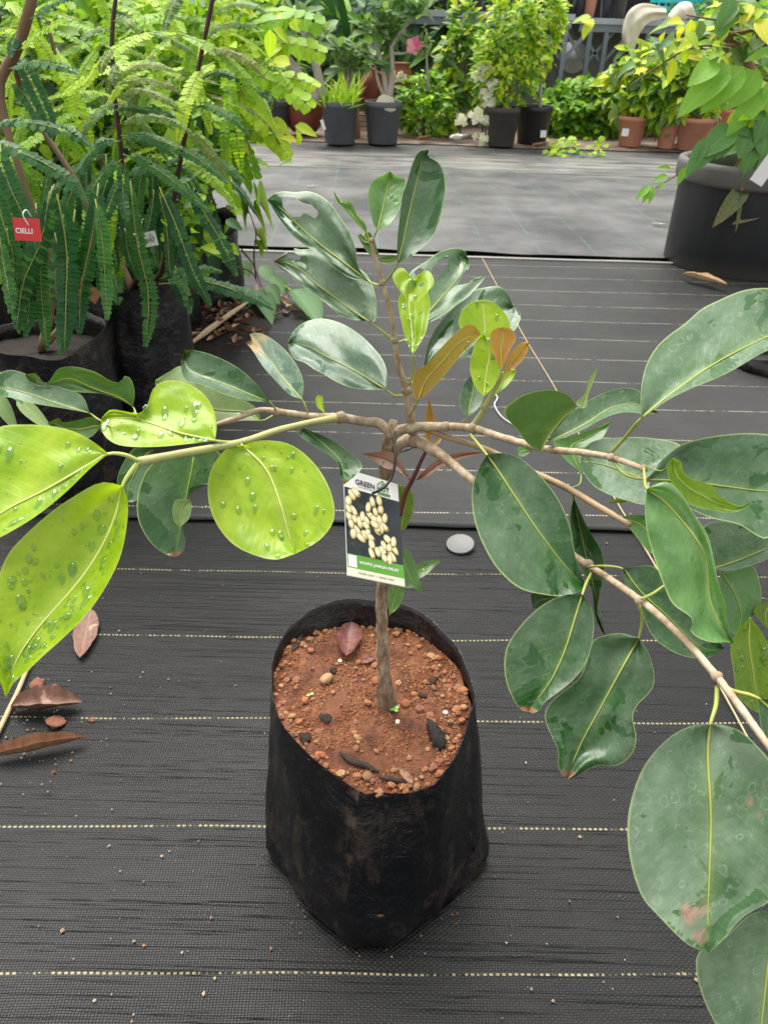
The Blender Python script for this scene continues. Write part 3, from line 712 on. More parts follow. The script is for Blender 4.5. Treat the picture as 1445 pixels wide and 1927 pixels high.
def inpoly(x, y, poly):
    c = False; j = len(poly) - 1
    for i in range(len(poly)):
        xi, yi = poly[i]; xj, yj = poly[j]
        if (yi > y) != (yj > y) and x < (xj - xi) * (y - yi) / (yj - yi) + xi: c = not c
        j = i
    return c
def snap(x, y, poly):
    best = None; p = np.array((x, y))
    for i in range(len(poly)):
        a, b = np.array(poly[i - 1]), np.array(poly[i]); ab = b - a
        t = max(0, min(1, np.dot(p - a, ab) / (np.dot(ab, ab) + 1e-9))); q = a + ab * t; d = np.hypot(*(p - q))
        if best is None or d < best[0]: best = (d, q)
    return best[1]
LEAFLOG = []
CR = {'P': (0, 0, 1.0), '6': (480, 260, 2.676), '7': (0, 640, 2.125), '8': (850, 540, 2.4286), 'D': (900, 1000, 2.0789), 'T': (620, 760, 4.25), 'R': (1080, 860, 3.959)}
def big_leaf(cr, base, tip, L, R, M=None, D=.6, n=(0, -.55, .83), fold=.12, bend=.10, wave=.0, mat=None, rib=None, pet=None, holes=(), drops=0, NU=30, NV=7, ribw=3.2, parent=None, ripple=.0, curl=0.0):
    ox, oy, sc = CR[cr]
    f = lambda p: (ox + p[0] / sc, oy + p[1] / sc)
    base, tip = f(base), f(tip); L = [f(p) for p in L]; R = [f(p) for p in R]; M = [f(p) for p in M] if M else None
    holes = [[f(p) for p in h] for h in holes]
    if holes: NU, NV = 60, 16
    cl, cr_ = crom([base] + L + [tip], NU + 1), crom([base] + R + [tip], NU + 1)
    cm = crom([base] + M + [tip], NU + 1) if M else (cl + cr_) / 2
    n = V(n).normalized(); P0 = at(base[0], base[1], D); a = n.dot(P0 - C0)
    ln_px = np.hypot(*(np.array(tip) - np.array(base))); ln = ln_px * D / F
    def pos(x, y, u, v):
        r = ray(x, y); nr = n.dot(r); t = a / nr if abs(nr) > .12 else D
        t = max(D * .72, min(D * 1.35, t))
        hw = .35 * ln
        disp = fold * abs(v) ** 1.3 * hw - bend * u * u * ln + wave * ln * math.sin(u * 9 + v * 2) * abs(v) + ripple * ln * noise.noise(V((u * 4, v * 2.2, base[0] * .37)))
        if curl: disp += curl * ln * max(0, u - .75) ** 2 * 8
        s = nr if abs(nr) > .4 else math.copysign(.4, nr)
        return C0 + r * (t + disp / s)
    mb = MB(); grid = {}; pxy = {}
    vs_ = np.linspace(-1, 1, 2 * NV + 1)
    for i in range(NU + 1):
        u = i / NU
        for j, v in enumerate(vs_):
            e = cl[i] if v < 0 else cr_[i]; q = cm[i] + (e - cm[i]) * abs(v)
            pxy[i, j] = q
    gone = set()
    for i in range(NU):
        for j in range(2 * NV):
            cx = sum(pxy[i + di, j + dj] for di in (0, 1) for dj in (0, 1)) / 4
            if any(inpoly(cx[0], cx[1], h) for h in holes): gone.add((i, j))
    if gone:
        for (i, j) in list(pxy):
            adj = [(i - di, j - dj) for di in (0, 1) for dj in (0, 1)]
            adj = [k for k in adj if 0 <= k[0] < NU and 0 <= k[1] < 2 * NV]
            g = [k in gone for k in adj]
            if any(g) and not all(g) and 0 < i < NU and 0 < j < 2 * NV:
                q = pxy[i, j]; h = min(holes, key=lambda hh: np.hypot(*(snap(q[0], q[1], hh) - q))); pxy[i, j] = snap(q[0], q[1], h)
    pm = C0 + (P0 - C0)
    for i in range(NU + 1):
        u = i / NU
        for j, v in enumerate(vs_):
            q = pxy[i, j]; p = pos(q[0], q[1], u, v)
            wpx = np.hypot(*(q - cm[i])) * D / F
            grid[i, j] = mb.vert(p, (u, .5 + v * .5), (u * ln, math.copysign(wpx, v)))
    for i in range(NU):
        for j in range(2 * NV):
            if (i, j) in gone: continue
            mb.face((grid[i, j], grid[i, j + 1], grid[i + 1, j + 1], grid[i + 1, j]))
    lf = adopt(mb.build('leaf', mat), parent or tree)
    LEAFLOG.append((len(LEAFLOG), round(ln * 100, 1), [round(x) for x in base]))
    # midrib with its stalk: one tapering tube
    ctr = NV
    pts, rad = [], []
    off = -.0006 if n.dot(ray(*base)) < 0 else .0006
    w0 = ribw * .55 * D / F
    if pet:
        for k, p in enumerate(pet):
            x, y = f(p[:2]); d = p[2] if len(p) > 2 else D
            pts.append(at(x, y, d)); rad.append(w0 * 1.45)
    st = list(range(0, NU + 1, max(2, NU // 9)))
    for i in st:
        if any((i2, j2) in gone for i2 in (i - 1, i, i + 1) for j2 in (ctr - 1, ctr)): break
        if i > NU * .93: break
        p = V(mb.v[grid[i, ctr]]); p = p + (C0 - p).normalized() * .0005
        pts.append(p); rad.append(w0 * (1 - .8 * i / NU))
    if len(pts) > 2:
        mr = MB(); mr.tube(pts, rad, 7, steps=len(pts) * 3)
        adopt(mr.build('midrib', rib or (m_ribl if mat is m_young else m_rib)), lf)
    if drops:
        md = MB(); k = 0; tries = 0
        while k < drops and tries < drops * 9:
            tries += 1
            i, j = random.randrange(2, NU - 2), random.randrange(1, 2 * NV - 1)
            if (i, j) in gone or j in (ctr, ctr - 1): continue
            A, B, Cc, Dd = (V(mb.v[grid[q]]) for q in ((i, j), (i, j + 1), (i + 1, j + 1), (i + 1, j)))
            fn = (B - A).cross(Dd - A)
            if fn.length < 1e-12: continue
            fn.normalize()
            if fn.dot(C0 - A) < 0: fn = -fn
            if fn.z < .15: continue
            q = A.lerp(B, random.random()).lerp(Dd.lerp(Cc, random.random()), random.random())
            r = random.choice((.0005, .0007, .0009, .0013, .0018, .0024)) * rnd(.8, 1.2)
            dn = (V((0, 0, -1)) - fn * fn.dot(V((0, 0, -1))));
            dn = dn.normalized() if dn.length > 1e-4 else fn.orthogonal().normalized()
            sd_ = dn.cross(fn); st_ = rnd(.8, 2.3); rows = []
            for ph, hh in ((1.0, 0), (.88, .2), (.55, .36)):
                rows.append([md.vert(q + fn * (r * hh + .00005) + sd_ * (math.cos(aa) * r * ph) + dn * (math.sin(aa) * r * ph * st_ * (1.15 if math.sin(aa) > 0 else .9))) for aa in np.linspace(0, 2 * math.pi, 9, endpoint=False)])
            top = md.vert(q + fn * r * .42)
            for a_, b_ in zip(rows, rows[1:]):
                for x in range(9): md.face((a_[x], a_[(x + 1) % 9], b_[(x + 1) % 9], b_[x]))
            for x in range(9): md.face((rows[-1][x], rows[-1][(x + 1) % 9], top))
            k += 1
        if k: adopt(md.build('water_drops', m_glass, kind='stuff'), lf)
    return lf

random.seed(11)
us = lambda y: up(730, y) - .01
# ---------------- upright stem
big_leaf('6', (575, 722), (62, 312), [(480, 705), (400, 650), (330, 590), (265, 550), (190, 490), (140, 430), (100, 370), (78, 335)], [(545, 690), (518, 640), (505, 550), (475, 470), (430, 400), (380, 330), (330, 290), (270, 268), (200, 272), (140, 268), (95, 282)],
         [(440, 620), (360, 560), (250, 470), (190, 410), (120, 345)], us(530) + .02, (-.1, -.75, .65), .06, .04, mat=m_dark, pet=[(628, 742, us(538)), (600, 735, us(535) + .005)], holes=[[(138, 293), (200, 298), (240, 325), (285, 335), (315, 365), (320, 385), (300, 405), (270, 385), (245, 378), (225, 397), (190, 397), (160, 372), (140, 345)]], ripple=.05)
big_leaf('6', (572, 922), (95, 620), [(500, 916), (430, 890), (380, 850), (320, 800), (270, 765), (220, 730), (160, 680), (118, 645)], [(606, 918), (612, 850), (600, 770), (570, 700), (520, 650), (450, 600), (370, 570), (290, 558), (230, 560), (190, 556), (150, 580)],
         [(480, 860), (400, 800), (310, 735), (240, 672), (170, 630)], us(610), (-.25, -.65, .72), .05, .05, mat=m_grey, pet=[(690, 1015, us(640)), (640, 975, us(625))], holes=[[(196, 540), (200, 580), (225, 590), (232, 610), (210, 614), (172, 604), (160, 585), (176, 560)]], ripple=.06)
big_leaf('6', (662, 1268), (166, 1030), [(560, 1266), (480, 1255), (400, 1222), (350, 1190), (300, 1165), (250, 1130), (200, 1112), (172, 1065)], [(666, 1190), (645, 1120), (600, 1060), (540, 1000), (470, 950), (400, 920), (330, 908), (260, 922), (205, 960), (178, 1000)],
         [(560, 1205), (460, 1150), (360, 1100), (270, 1050), (210, 1035)], us(735) - .01, (-.2, -.35, .9), .10, .06, mat=m_tan, pet=[(746, 1295, us(742)), (700, 1297, us(742) - .01)], ripple=.05)
big_leaf('P', (569, 752), (461, 642), [(545, 742), (515, 712), (494, 688), (477, 662)], [(571, 720), (560, 690), (540, 662), (515, 640), (490, 627), (470, 629), (476, 640)], [(532, 712), (498, 668)], .69, (-.1, -.5, .85), .12, .05, mat=m_tan, pet=[(580, 777, .695), (575, 765, .69)], ribw=2.4)
big_leaf('6', (562, 482), (392, 262), [(520, 440), (480, 395), (440, 350), (410, 310)], [(562, 450), (545, 420), (515, 390), (495, 345), (475, 318), (452, 318), (430, 325)], [(530, 440), (480, 370), (435, 318)], us(450), (.4, -.4, .83), .3, 0, mat=m_mid, rib=m_rib, pet=[(580, 525, us(452))], ribw=2.2, drops=8)
big_leaf('6', (616, 462), (680, 165), [(600, 440), (580, 380), (568, 310), (575, 250), (595, 215), (640, 190)], [(650, 450), (700, 405), (728, 350), (748, 290), (758, 215), (735, 200), (705, 192)], [(640, 370), (660, 280), (680, 205)], us(440), (.15, -.75, .65), .30, .02, mat=m_mid, pet=[(588, 525, us(455)), (600, 490, us(448))], ribw=2.8)
big_leaf('6', (716, 632), (876, 60), [(715, 560), (718, 480), (728, 400), (740, 300), (765, 220), (785, 150), (805, 100), (830, 65)], [(770, 608), (830, 560), (890, 500), (925, 430), (945, 350), (958, 270), (955, 200), (935, 140), (905, 112), (868, 92)], [(740, 540), (770, 400), (800, 270), (828, 160), (845, 90)],
         us(495) - .03, (.25, -.8, .55), .22, .0, mat=m_dark, pet=[(650, 732, us(535)), (690, 680, us(515) - .02)], ribw=2.8)
big_leaf('6', (590, 532), (626, 592), [(540, 520), (512, 484), (545, 545), (585, 592)], [(570, 472), (596, 500), (615, 560)], None, us(455) + .02, (0, -.8, .6), .3, 0, mat=m_under, ribw=1.5)
big_leaf('6', (618, 605), (713, 600), [(640, 630), (680, 638), (706, 625)], [(650, 598), (690, 588)], None, us(480) + .03, (0, -.8, .6), .2, 0, mat=m_under, ribw=1.5)
big_leaf('6', (793, 1092), (796, 712), [(757, 1010), (735, 920), (720, 840), (724, 800), (736, 775), (705, 735), (693, 690), (720, 657), (750, 657), (777, 690)], [(850, 1000), (870, 930), (882, 850), (876, 800), (872, 775), (895, 745), (899, 710), (880, 674), (850, 667), (820, 690)],
         [(790, 980), (778, 880), (775, 800), (792, 750)], us(640) - .045, (0, -.55, .83), .22, .0, mat=m_young, pet=[(775, 1240, us(730)), (793, 1190, us(710) - .02)], holes=[[(822, 735), (845, 725), (852, 738), (832, 752)], [(782, 730), (795, 738), (790, 752), (780, 748)]], drops=34, ripple=.06)
big_leaf('6', (840, 940), (1068, 598), [(800, 860), (778, 720), (785, 672), (860, 620), (930, 572), (1010, 553), (1055, 568)], [(885, 925), (950, 890), (1010, 842), (1080, 790), (1158, 698), (1100, 712), (1062, 690), (1078, 640)], [(880, 870), (940, 800), (1010, 720), (1045, 660)],
         us(600) + .05, (.3, -.5, .8), .12, .04, mat=m_grey, pet=[(720, 1028, us(640)), (760, 1010, us(640) + .02)], holes=[[(800, 672), (830, 650), (850, 660), (845, 690), (815, 705)], [(890, 655), (935, 610), (970, 588), (972, 630), (950, 670), (915, 715), (895, 730)], [(962, 670), (985, 680), (975, 698)], [(1060, 660), (1110, 690), (1075, 730), (1020, 740)]], ribw=2.4, ripple=.05)
big_leaf('6', (850, 1152), (1300, 850), [(858, 1100), (870, 1040), (900, 970), (950, 900), (1000, 850), (1040, 800), (1100, 765), (1170, 750), (1225, 746), (1265, 775)], [(940, 1150), (1050, 1110), (1150, 1050), (1250, 1005), (1310, 962), (1337, 890)], [(950, 1090), (1080, 1000), (1200, 910)], .80, (-.1, -.55, .8), .10, .05, mat=m_dark, pet=[(780, 1240, us(725)), (815, 1200, us(710) + .02)], ripple=.05)
# ---------------- flush of young leaves on the shoot
big_leaf('6', (1150, 1015), (1148, 817), [(1060, 988), (1027, 945), (1033, 890), (1068, 840), (1108, 821)], [(1240, 1005), (1283, 965), (1272, 905), (1235, 855), (1190, 824)], None, .72, (-.1, -.75, .62), .12, .0, mat=m_young, ribw=2.2, drops=5)
big_leaf('6', (1150, 1302), (1150, 985), [(1102, 1240), (1081, 1160), (1090, 1090), (1112, 1025)], [(1192, 1260), (1226, 1200), (1242, 1130), (1205, 1080), (1170, 1015)], [(1165, 1180), (1182, 1090), (1165, 1020)], .70, (-.1, -.7, .68), .18, .0, mat=m_young, pet=[(1140, 1360, .715)], drops=14, ribw=2.4)
big_leaf('6', (820, 1322), (1134, 985), [(795, 1290), (793, 1205), (812, 1168), (870, 1135), (930, 1062), (985, 1005), (1030, 965), (1070, 937), (1108, 948)], [(870, 1282), (920, 1230), (980, 1160), (1050, 1075), (1110, 1018)], [(860, 1220), (940, 1130), (1030, 1030)], .69, (-.45, -.8, .35), .05, .0, mat=m_flush2, rib=m_ribo, pet=[(776, 1412, .765), (800, 1360, .72)], ribw=2.6, drops=6)
big_leaf('6', (1240, 1172), (1242, 951), [(1210, 1110), (1184, 1050), (1184, 990), (1210, 958)], [(1266, 1100), (1292, 1050), (1312, 1010), (1300, 972), (1270, 952)], None, .695, (.1, -.8, .55), .2, 0, mat=m_flush, rib=m_ribo, pet=[(1228, 1230, .702)], ribw=2)
big_leaf('6', (1256, 1182), (1378, 1028), [(1265, 1112), (1310, 1052), (1350, 1027)], [(1300, 1162), (1350, 1112), (1374, 1062)], None, .70, (.3, -.8, .5), .2, 0, mat=m_flush, rib=m_ribo, pet=[(1232, 1225, .702)], ribw=2)
big_leaf('6', (1076, 1402), (1105, 1195), [(1040, 1372), (1029, 1310), (1045, 1250), (1078, 1205)], [(1120, 1362), (1150, 1310), (1150, 1240)], None, .74, (.1, -.6, .8), .2, .05, mat=m_dark, pet=[(1040, 1432, .745)], ribw=2)
big_leaf('6', (1205, 1295), (1313, 1163), [(1225, 1220), (1280, 1168)], [(1262, 1252), (1302, 1202)], None, .715, (.2, -.6, .75), .25, 0, mat=m_young, pet=[(1180, 1330, .72)], ribw=1.8)
big_leaf('6', (350, 1383), (320, 1293), [(318, 1358), (305, 1325), (308, 1300)], [(343, 1340), (340, 1303)], None, .70, (0, -.7, .7), .2, 0, mat=m_young, ribw=1.3)
big_leaf('P', (808, 834), (807, 748), [(799, 812), (800, 788), (804, 768)], [(816, 808), (817, 786), (812, 768)], None, .79, (0, -.8, .6), .2, 0, mat=m_flush, rib=m_ribo, ribw=1.3)
big_leaf('T', (825, 335), (903, 262), [(830, 300), (870, 270)], [(850, 335), (885, 300)], None, .785, (0, -.6, .8), .1, 0, mat=m_flush, rib=m_ribo, ribw=1.2)
big_leaf('T', (642, 606), (258, 398), [(600, 512), (560, 440), (510, 392), (440, 378), (350, 390)], [(612, 592), (540, 532), (450, 516), (370, 466), (300, 420)], None, .748, (-.2, -.6, .75), .06, .03, mat=m_maroon, rib=m_ribr, pet=[(660, 640, .79)], ribw=1.6, drops=7)
big_leaf('T', (692, 612), (1228, 384), [(740, 548), (850, 458), (960, 408), (1100, 386)], [(780, 582), (870, 522), (950, 480), (1080, 430), (1180, 402)], None, .79, (.1, -.5, .85), .12, .05, mat=m_maroon, rib=m_ribr, ribw=1.6, drops=9)
big_leaf('T', (565, 1035), (555, 655), [(530, 960), (520, 850), (530, 730)], [(620, 980), (660, 880), (673, 780), (650, 690), (600, 653)], None, .80, (.1, -.75, .65), .1, 0, mat=m_olive, ribw=1.8, drops=16)
big_leaf('T', (478, 1692), (602, 1455), [(468, 1600), (472, 1500), (520, 1440)], [(555, 1622), (592, 1530)], None, .84, (.2, -.7, .65), .2, 0, mat=m_mid, ribw=2)
big_leaf('T', (560, 1195), (747, 1514), [(620, 1165), (690, 1285), (716, 1392)], [(540, 1350), (600, 1462), (680, 1472)], None, .81, (.1, -.7, .7), .2, .0, mat=m_mid, pet=[(500, 1560, .85), (520, 1380, .83)], ribw=2)
big_leaf('T', (665, 1335), (890, 1248), [(690, 1290), (760, 1262), (830, 1249)], [(690, 1380), (730, 1392), (800, 1342), (850, 1290)], None, .83, (.1, -.4, .9), .2, .05, mat=m_mid, ribw=2, drops=6)
# ---------------- left branches
big_leaf('P', (231, 914), (12, 1314), [(190, 908), (140, 934), (95, 965), (50, 1005), (18, 1040), (-2, 1085), (-18, 1150), (-14, 1230)], [(241, 942), (239, 990), (226, 1050), (196, 1110), (160, 1160), (120, 1200), (80, 1236), (50, 1265), (26, 1285)], [(222, 955), (197, 1020), (152, 1090), (100, 1150), (55, 1205), (22, 1262)],
         .478, (.05, -.62, .78), .20, .02, mat=m_young, pet=[(262, 868, .48), (245, 890, .478)], drops=115, ribw=5.5, ripple=.03)
big_leaf('P', (204, 854), (-70, 1040), [(180, 834), (140, 812), (90, 801), (40, 799), (0, 804), (-50, 840)], [(170, 882), (120, 930), (70, 970), (20, 1001), (-10, 1016), (-40, 1030)], [(150, 885), (80, 925), (20, 955), (-30, 990)], .465, (-.05, -.5, .85), .08, .03, mat=m_young, pet=[(262, 868, .48), (235, 856, .47)], drops=60, ribw=5, ripple=.03)
big_leaf('P', (405, 829), (191, 788), [(350, 836), (290, 841), (232, 839), (203, 826), (191, 806)], [(408, 800), (400, 765), (380, 738), (350, 720), (315, 716), (292, 728), (283, 745), (279, 764), (262, 778), (235, 774), (208, 771)], [(340, 815), (290, 798), (245, 786)], .548, (.05, -.45, .88), .12, .0, mat=m_young, pet=[(440, 832, .572), (425, 832, .56)], drops=55, ribw=4, ripple=.04)
big_leaf('P', (456, 838), (556, 1042), [(430, 842), (405, 870), (392, 905), (394, 950), (410, 990), (440, 1025), (480, 1045), (520, 1053)], [(490, 829), (540, 834), (580, 860), (611, 900), (628, 945), (627, 982), (606, 1012), (580, 1030)], [(500, 882), (525, 940), (545, 1010)], .575, (-.05, -.6, .8), .14, .06, mat=m_young, pet=[(448, 832, .583)], drops=36, ribw=4, ripple=.03)
big_leaf('P', (367, 845), (330, 1048), [(320, 850), (280, 880), (262, 920), (258, 960), (265, 990), (285, 1022), (310, 1042)], [(412, 850), (412, 890), (392, 912), (372, 910), (358, 918), (355, 935), (350, 955), (345, 990), (349, 1020), (343, 1040)], [(362, 880), (352, 930), (340, 1000)], .60, (0, -.7, .7), .1, .0, mat=m_dark, rib=m_ribd, pet=[(385, 842, .56)], ribw=2.8)
big_leaf('P', (357, 940), (338, 992), [(332, 940), (325, 958), (328, 980)], [(361, 952), (356, 976)], None, .585, (0, -.7, .7), .25, 0, mat=m_pale, ribw=1.5)
big_leaf('7', (612, 440), (505, 645), [(540, 432), (490, 500), (470, 560), (480, 610)], [(612, 520), (570, 600), (540, 645)], None, .63, (0, -.7, .7), .15, 0, mat=m_dark, ribw=2)
big_leaf('P', (508, 757), (345, 659), [(470, 754), (430, 744), (400, 732), (375, 722), (350, 716), (341, 690)], [(482, 722), (445, 690), (400, 668), (365, 659)], [(470, 742), (420, 722), (372, 706), (350, 690)], .665, (0, -.5, .85), .25, .05, mat=m_dark, pet=[(520, 772, .68)], ribw=2.5)
big_leaf('P', (492, 792), (292, 716), [(450, 792), (400, 802), (340, 782), (300, 746)], [(480, 765), (440, 746), (400, 732), (348, 690), (318, 700)], None, .685, (0, -.5, .85), .1, 0, mat=m_pale, pet=[(518, 780, .69)], ribw=2.5)
big_leaf('P', (251, 766), (48, 705), [(225, 752), (190, 741), (150, 738), (110, 736), (75, 727), (55, 717)], [(254, 740), (248, 715), (236, 707), (226, 720), (205, 715), (180, 700), (140, 690), (110, 694), (96, 714), (85, 722), (68, 703)], [(225, 748), (180, 732), (130, 712), (90, 722)], .56, (-.1, -.9, .25), .1, 0, mat=m_under, pet=[(262, 790, .552), (256, 778, .555)], ribw=2.6, ripple=.04)
big_leaf('P', (170, 778), (-35, 742), [(130, 770), (80, 762), (50, 756), (20, 748)], [(155, 745), (120, 730), (80, 720), (40, 700), (5, 700)], [(110, 760), (50, 740), (0, 730)], .555, (0, -.5, .85), .15, 0, mat=m_grey, pet=[(195, 795, .55), (182, 787, .552)], ribw=2.5)
big_leaf('P', (193, 802), (90, 797), [(165, 825), (125, 818)], [(175, 785), (150, 790), (120, 795), (110, 787)], None, .55, (0, -.8, .55), .2, 0, mat=m_under, pet=[(215, 805, .54), (204, 800, .545)], ribw=2)
big_leaf('P', (570, 805), (648, 912), [(563, 818), (590, 838), (620, 857), (638, 876), (640, 898)], [(620, 826), (655, 850), (681, 874), (672, 892)], [(600, 828), (640, 868)], .695, (.1, -.5, .85), .25, .03, mat=m_dark, rib=m_ribd, pet=[(578, 790, .70)], ribw=2.2, drops=4)
# ---------------- right branches
big_leaf('8', (862, 602), (1660, 110), [(862, 500), (870, 420), (890, 350), (930, 280), (990, 220), (1060, 170), (1140, 100), (1220, 60), (1330, 15), (1445, 5), (1570, 30)], [(930, 555), (1000, 510), (1100, 460), (1200, 420), (1300, 370), (1400, 310), (1490, 270), (1590, 220)], [(960, 520), (1080, 430), (1200, 350), (1330, 280), (1445, 225), (1560, 170)], .53, (.0, -.42, .9), .10, .03, mat=m_grey, pet=[(728, 757, .577), (790, 690, .555), (830, 640, .54)], ribw=4.5, ripple=.02)
big_leaf('8', (410, 752), (572, 545), [(350, 720), (295, 650), (237, 572), (300, 508), (370, 480), (450, 470), (525, 492)], [(440, 692), (480, 645), (528, 592)], [(432, 700), (475, 640), (520, 590)], .625, (-.3, -.9, .2), .05, 0, mat=m_under, pet=[(412, 740, .63)], ribw=3)
big_leaf('8', (588, 556), (668, 362), [(566, 528), (605, 490), (628, 420)], [(614, 545), (622, 492), (645, 432)], None, .62, (-.5, -.7, .5), .1, 0, mat=m_pale, ribw=2)
big_leaf('8', (437, 706), (942, 574), [(500, 692), (600, 652), (680, 607), (740, 582), (800, 572), (865, 578), (910, 580)], [(480, 640), (550, 570), (640, 510), (720, 475), (800, 461), (860, 480), (885, 530)], [(530, 668), (630, 615), (710, 560), (790, 538), (870, 545)], .635, (0, -.4, .9), .18, .04, mat=m_grey, pet=[(380, 735, .64)], ribw=3)
big_leaf('8', (588, 848), (726, 617), [(530, 800), (480, 740), (468, 700), (560, 680), (650, 645)], [(602, 800), (640, 732), (692, 682)], None, .67, (0, -.6, .8), .15, 0, mat=m_mid, rib=m_ribd, pet=[(545, 920, .65), (585, 900, .66)], ribw=2.6)
big_leaf('8', (905, 890), (588, 792), [(960, 800), (1046, 725), (900, 689), (750, 689), (650, 704), (603, 742)], [(890, 990), (800, 976), (720, 950), (650, 910), (602, 850)], [(800, 850), (700, 815)], .63, (0, -.45, .88), .08, .0, mat=m_pink, ribw=2.5)
big_leaf('8', (888, 880), (1660, 920), [(1000, 960), (1100, 1020), (1200, 1060), (1310, 1085), (1400, 1140), (1450, 1146), (1570, 1080)], [(930, 820), (980, 770), (1050, 720), (1150, 690), (1280, 671), (1400, 669), (1500, 690), (1600, 770)], [(1000, 884), (1100, 890), (1250, 912), (1445, 935), (1560, 935)], .55, (.05, -.55, .83), .10, .05, mat=m_dark, pet=[(735, 788, .574), (775, 845, .565), (830, 872, .556)], ribw=3.6, ripple=.04)
big_leaf('8', (1010, 783), (1362, 983), [(982, 808), (985, 860), (1020, 920), (1070, 980), (1110, 1002), (1190, 1020), (1270, 1031), (1330, 1016)], [(1046, 800), (1060, 850), (1110, 882), (1185, 905), (1212, 945), (1270, 985), (1320, 1000)], None, .515, (-.2, -.8, .55), .12, 0, mat=m_olive, rib=m_ribd, pet=[(890, 820, .54), (960, 840, .53)], ribw=1.8, ripple=.03)
big_leaf('8', (890, 922), (1286, 1632), [(882, 1000), (885, 1080), (900, 1160), (930, 1260), (970, 1370), (1010, 1450), (1080, 1500), (1102, 1530), (1088, 1570), (1130, 1606), (1200, 1626), (1250, 1624)], [(935, 900), (992, 893), (1050, 950), (1100, 1030), (1160, 1120), (1187, 1200), (1202, 1280), (1218, 1360), (1247, 1450), (1252, 1540), (1278, 1595)], [(960, 972), (1040, 1055), (1110, 1145), (1160, 1235), (1170, 1330), (1180, 1440), (1230, 1550)],
         .505, (-.1, -.72, .68), .20, .0, mat=m_mid, pet=[(875, 822, .545), (880, 870, .525)], ribw=4, ripple=.06)
big_leaf('8', (1188, 1288), (1620, 1120), [(1260, 1296), (1350, 1278), (1445, 1242), (1545, 1190)], [(1160, 1200), (1138, 1110), (1200, 1072), (1300, 1080), (1445, 1095), (1545, 1095)], [(1300, 1252), (1445, 1192), (1545, 1150)], .575, (0, -.45, .88), .1, .0, mat=m_grey, ribw=3)
big_leaf('8', (1228, 1300), (1300, 1592), [(1212, 1400), (1245, 1500), (1270, 1572)], [(1300, 1288), (1372, 1274), (1402, 1340), (1413, 1420), (1392, 1490), (1362, 1512), (1372, 1552)], [(1290, 1400), (1320, 1500)], .59, (.1, -.6, .8), .1, 0, mat=m_mid, rib=m_ribd, ribw=2.5)
big_leaf('D', (1062, 338), (1112, 722), [(1005, 400), (985, 460), (998, 560), (1010, 630), (1050, 682)], [(1110, 400), (1136, 470), (1155, 600), (1150, 680)], None, .53, (-.1, -.85, .5), .1, 0, mat=m_olive, ribw=3, drops=26)
big_leaf('D', (1150, 272), (1125, 382), [(1096, 288), (1077, 315), (1100, 348)], [(1165, 330)], None, .58, (0, -.6, .8), .1, 0, mat=m_olive, pet=[(1105, 262, .60)], ribw=2.5)
big_leaf('8', (160, 767), (613, 1370), [(120, 830), (97, 900), (91, 980), (104, 1070), (130, 1150), (170, 1230), (210, 1290), (270, 1350), (330, 1386), (420, 1406), (500, 1413), (570, 1397)], [(220, 759), (300, 775), (360, 820), (420, 880), (480, 960), (520, 1040), (545, 1120), (557, 1200), (582, 1290), (606, 1350)], [(215, 845), (290, 960), (370, 1080), (450, 1190), (530, 1290)],
         .645, (-.05, -.62, .78), .14, .05, mat=m_dark, pet=[(85, 675, .715), (130, 730, .68)], ribw=4)
big_leaf('8', (556, 962), (702, 1592), [(540, 1040), (545, 1120), (562, 1220), (605, 1310), (640, 1400), (652, 1500), (682, 1572)], [(610, 1080), (650, 1150), (682, 1205), (696, 1270), (690, 1340), (672, 1420), (662, 1480), (682, 1540)], [(575, 1060), (597, 1160), (620, 1270), (655, 1400)], .715, (.2, -.75, .6), .25, .0, mat=m_dark, pet=[(530, 905, .662), (545, 935, .69)], ribw=3)
big_leaf('8', (780, 1287), (1242, 1650), [(790, 1350), (830, 1430), (870, 1500), (920, 1600), (1000, 1662), (1080, 1692), (1165, 1696)], [(850, 1277), (920, 1277), (985, 1340), (1065, 1420), (1145, 1520), (1205, 1600)], [(870, 1400), (980, 1500), (1080, 1600), (1160, 1660)], .60, (0, -.5, .85), .1, .03, mat=m_dark, pet=[(620, 1280, .64), (690, 1275, .61)], ribw=3)
big_leaf('8', (746, 1056), (935, 1215), [(800, 1092), (850, 1152), (900, 1212)], [(820, 1044), (892, 1048), (945, 1110)], None, .625, (0, -.55, .83), .12, 0, mat=m_mid, rib=m_rib, pet=[(668, 990, .64), (705, 1035, .632)], ribw=2.5)
big_leaf('8', (700, 988), (810, 972), [(740, 972), (780, 964)], [(745, 988), (790, 984)], None, .635, (0, -.5, .85), .1, 0, mat=m_young, ribw=1.5)
big_leaf('8', (365, 745), (300, 765), [(340, 735), (310, 730), (300, 745)], [(345, 765), (320, 775)], None, .66, (0, -.6, .8), .1, 0, mat=m_mid, ribw=1.5)
big_leaf('8', (978, 1358), (1080, 1330), [(1010, 1400), (1060, 1380)], [(1000, 1320), (1050, 1300)], None, .55, (0, -.6, .8), .1, 0, mat=m_mid, pet=[(868, 1425, .53), (920, 1400, .54)], ribw=3.6)
big_leaf('D', (406, 246), (195, 705), [(340, 248), (270, 275), (200, 330), (140, 400), (108, 460), (101, 530), (112, 600), (140, 662), (172, 702)], [(437, 290), (449, 340), (450, 400), (435, 470), (410, 530), (370, 580), (320, 622), (260, 667), (225, 710)], [(380, 330), (350, 430), (320, 510), (285, 580), (240, 645)], .585, (-.05, -.7, .7), .12, .0, mat=m_dark, pet=[(440, 165, .635), (420, 205, .605)], ribw=4)
big_leaf('D', (312, 248), (214, 302), [(250, 240), (206, 246)], [(300, 280), (260, 300)], None, .62, (0, -.6, .8), .1, 0, mat=m_dark, ribw=1.5)
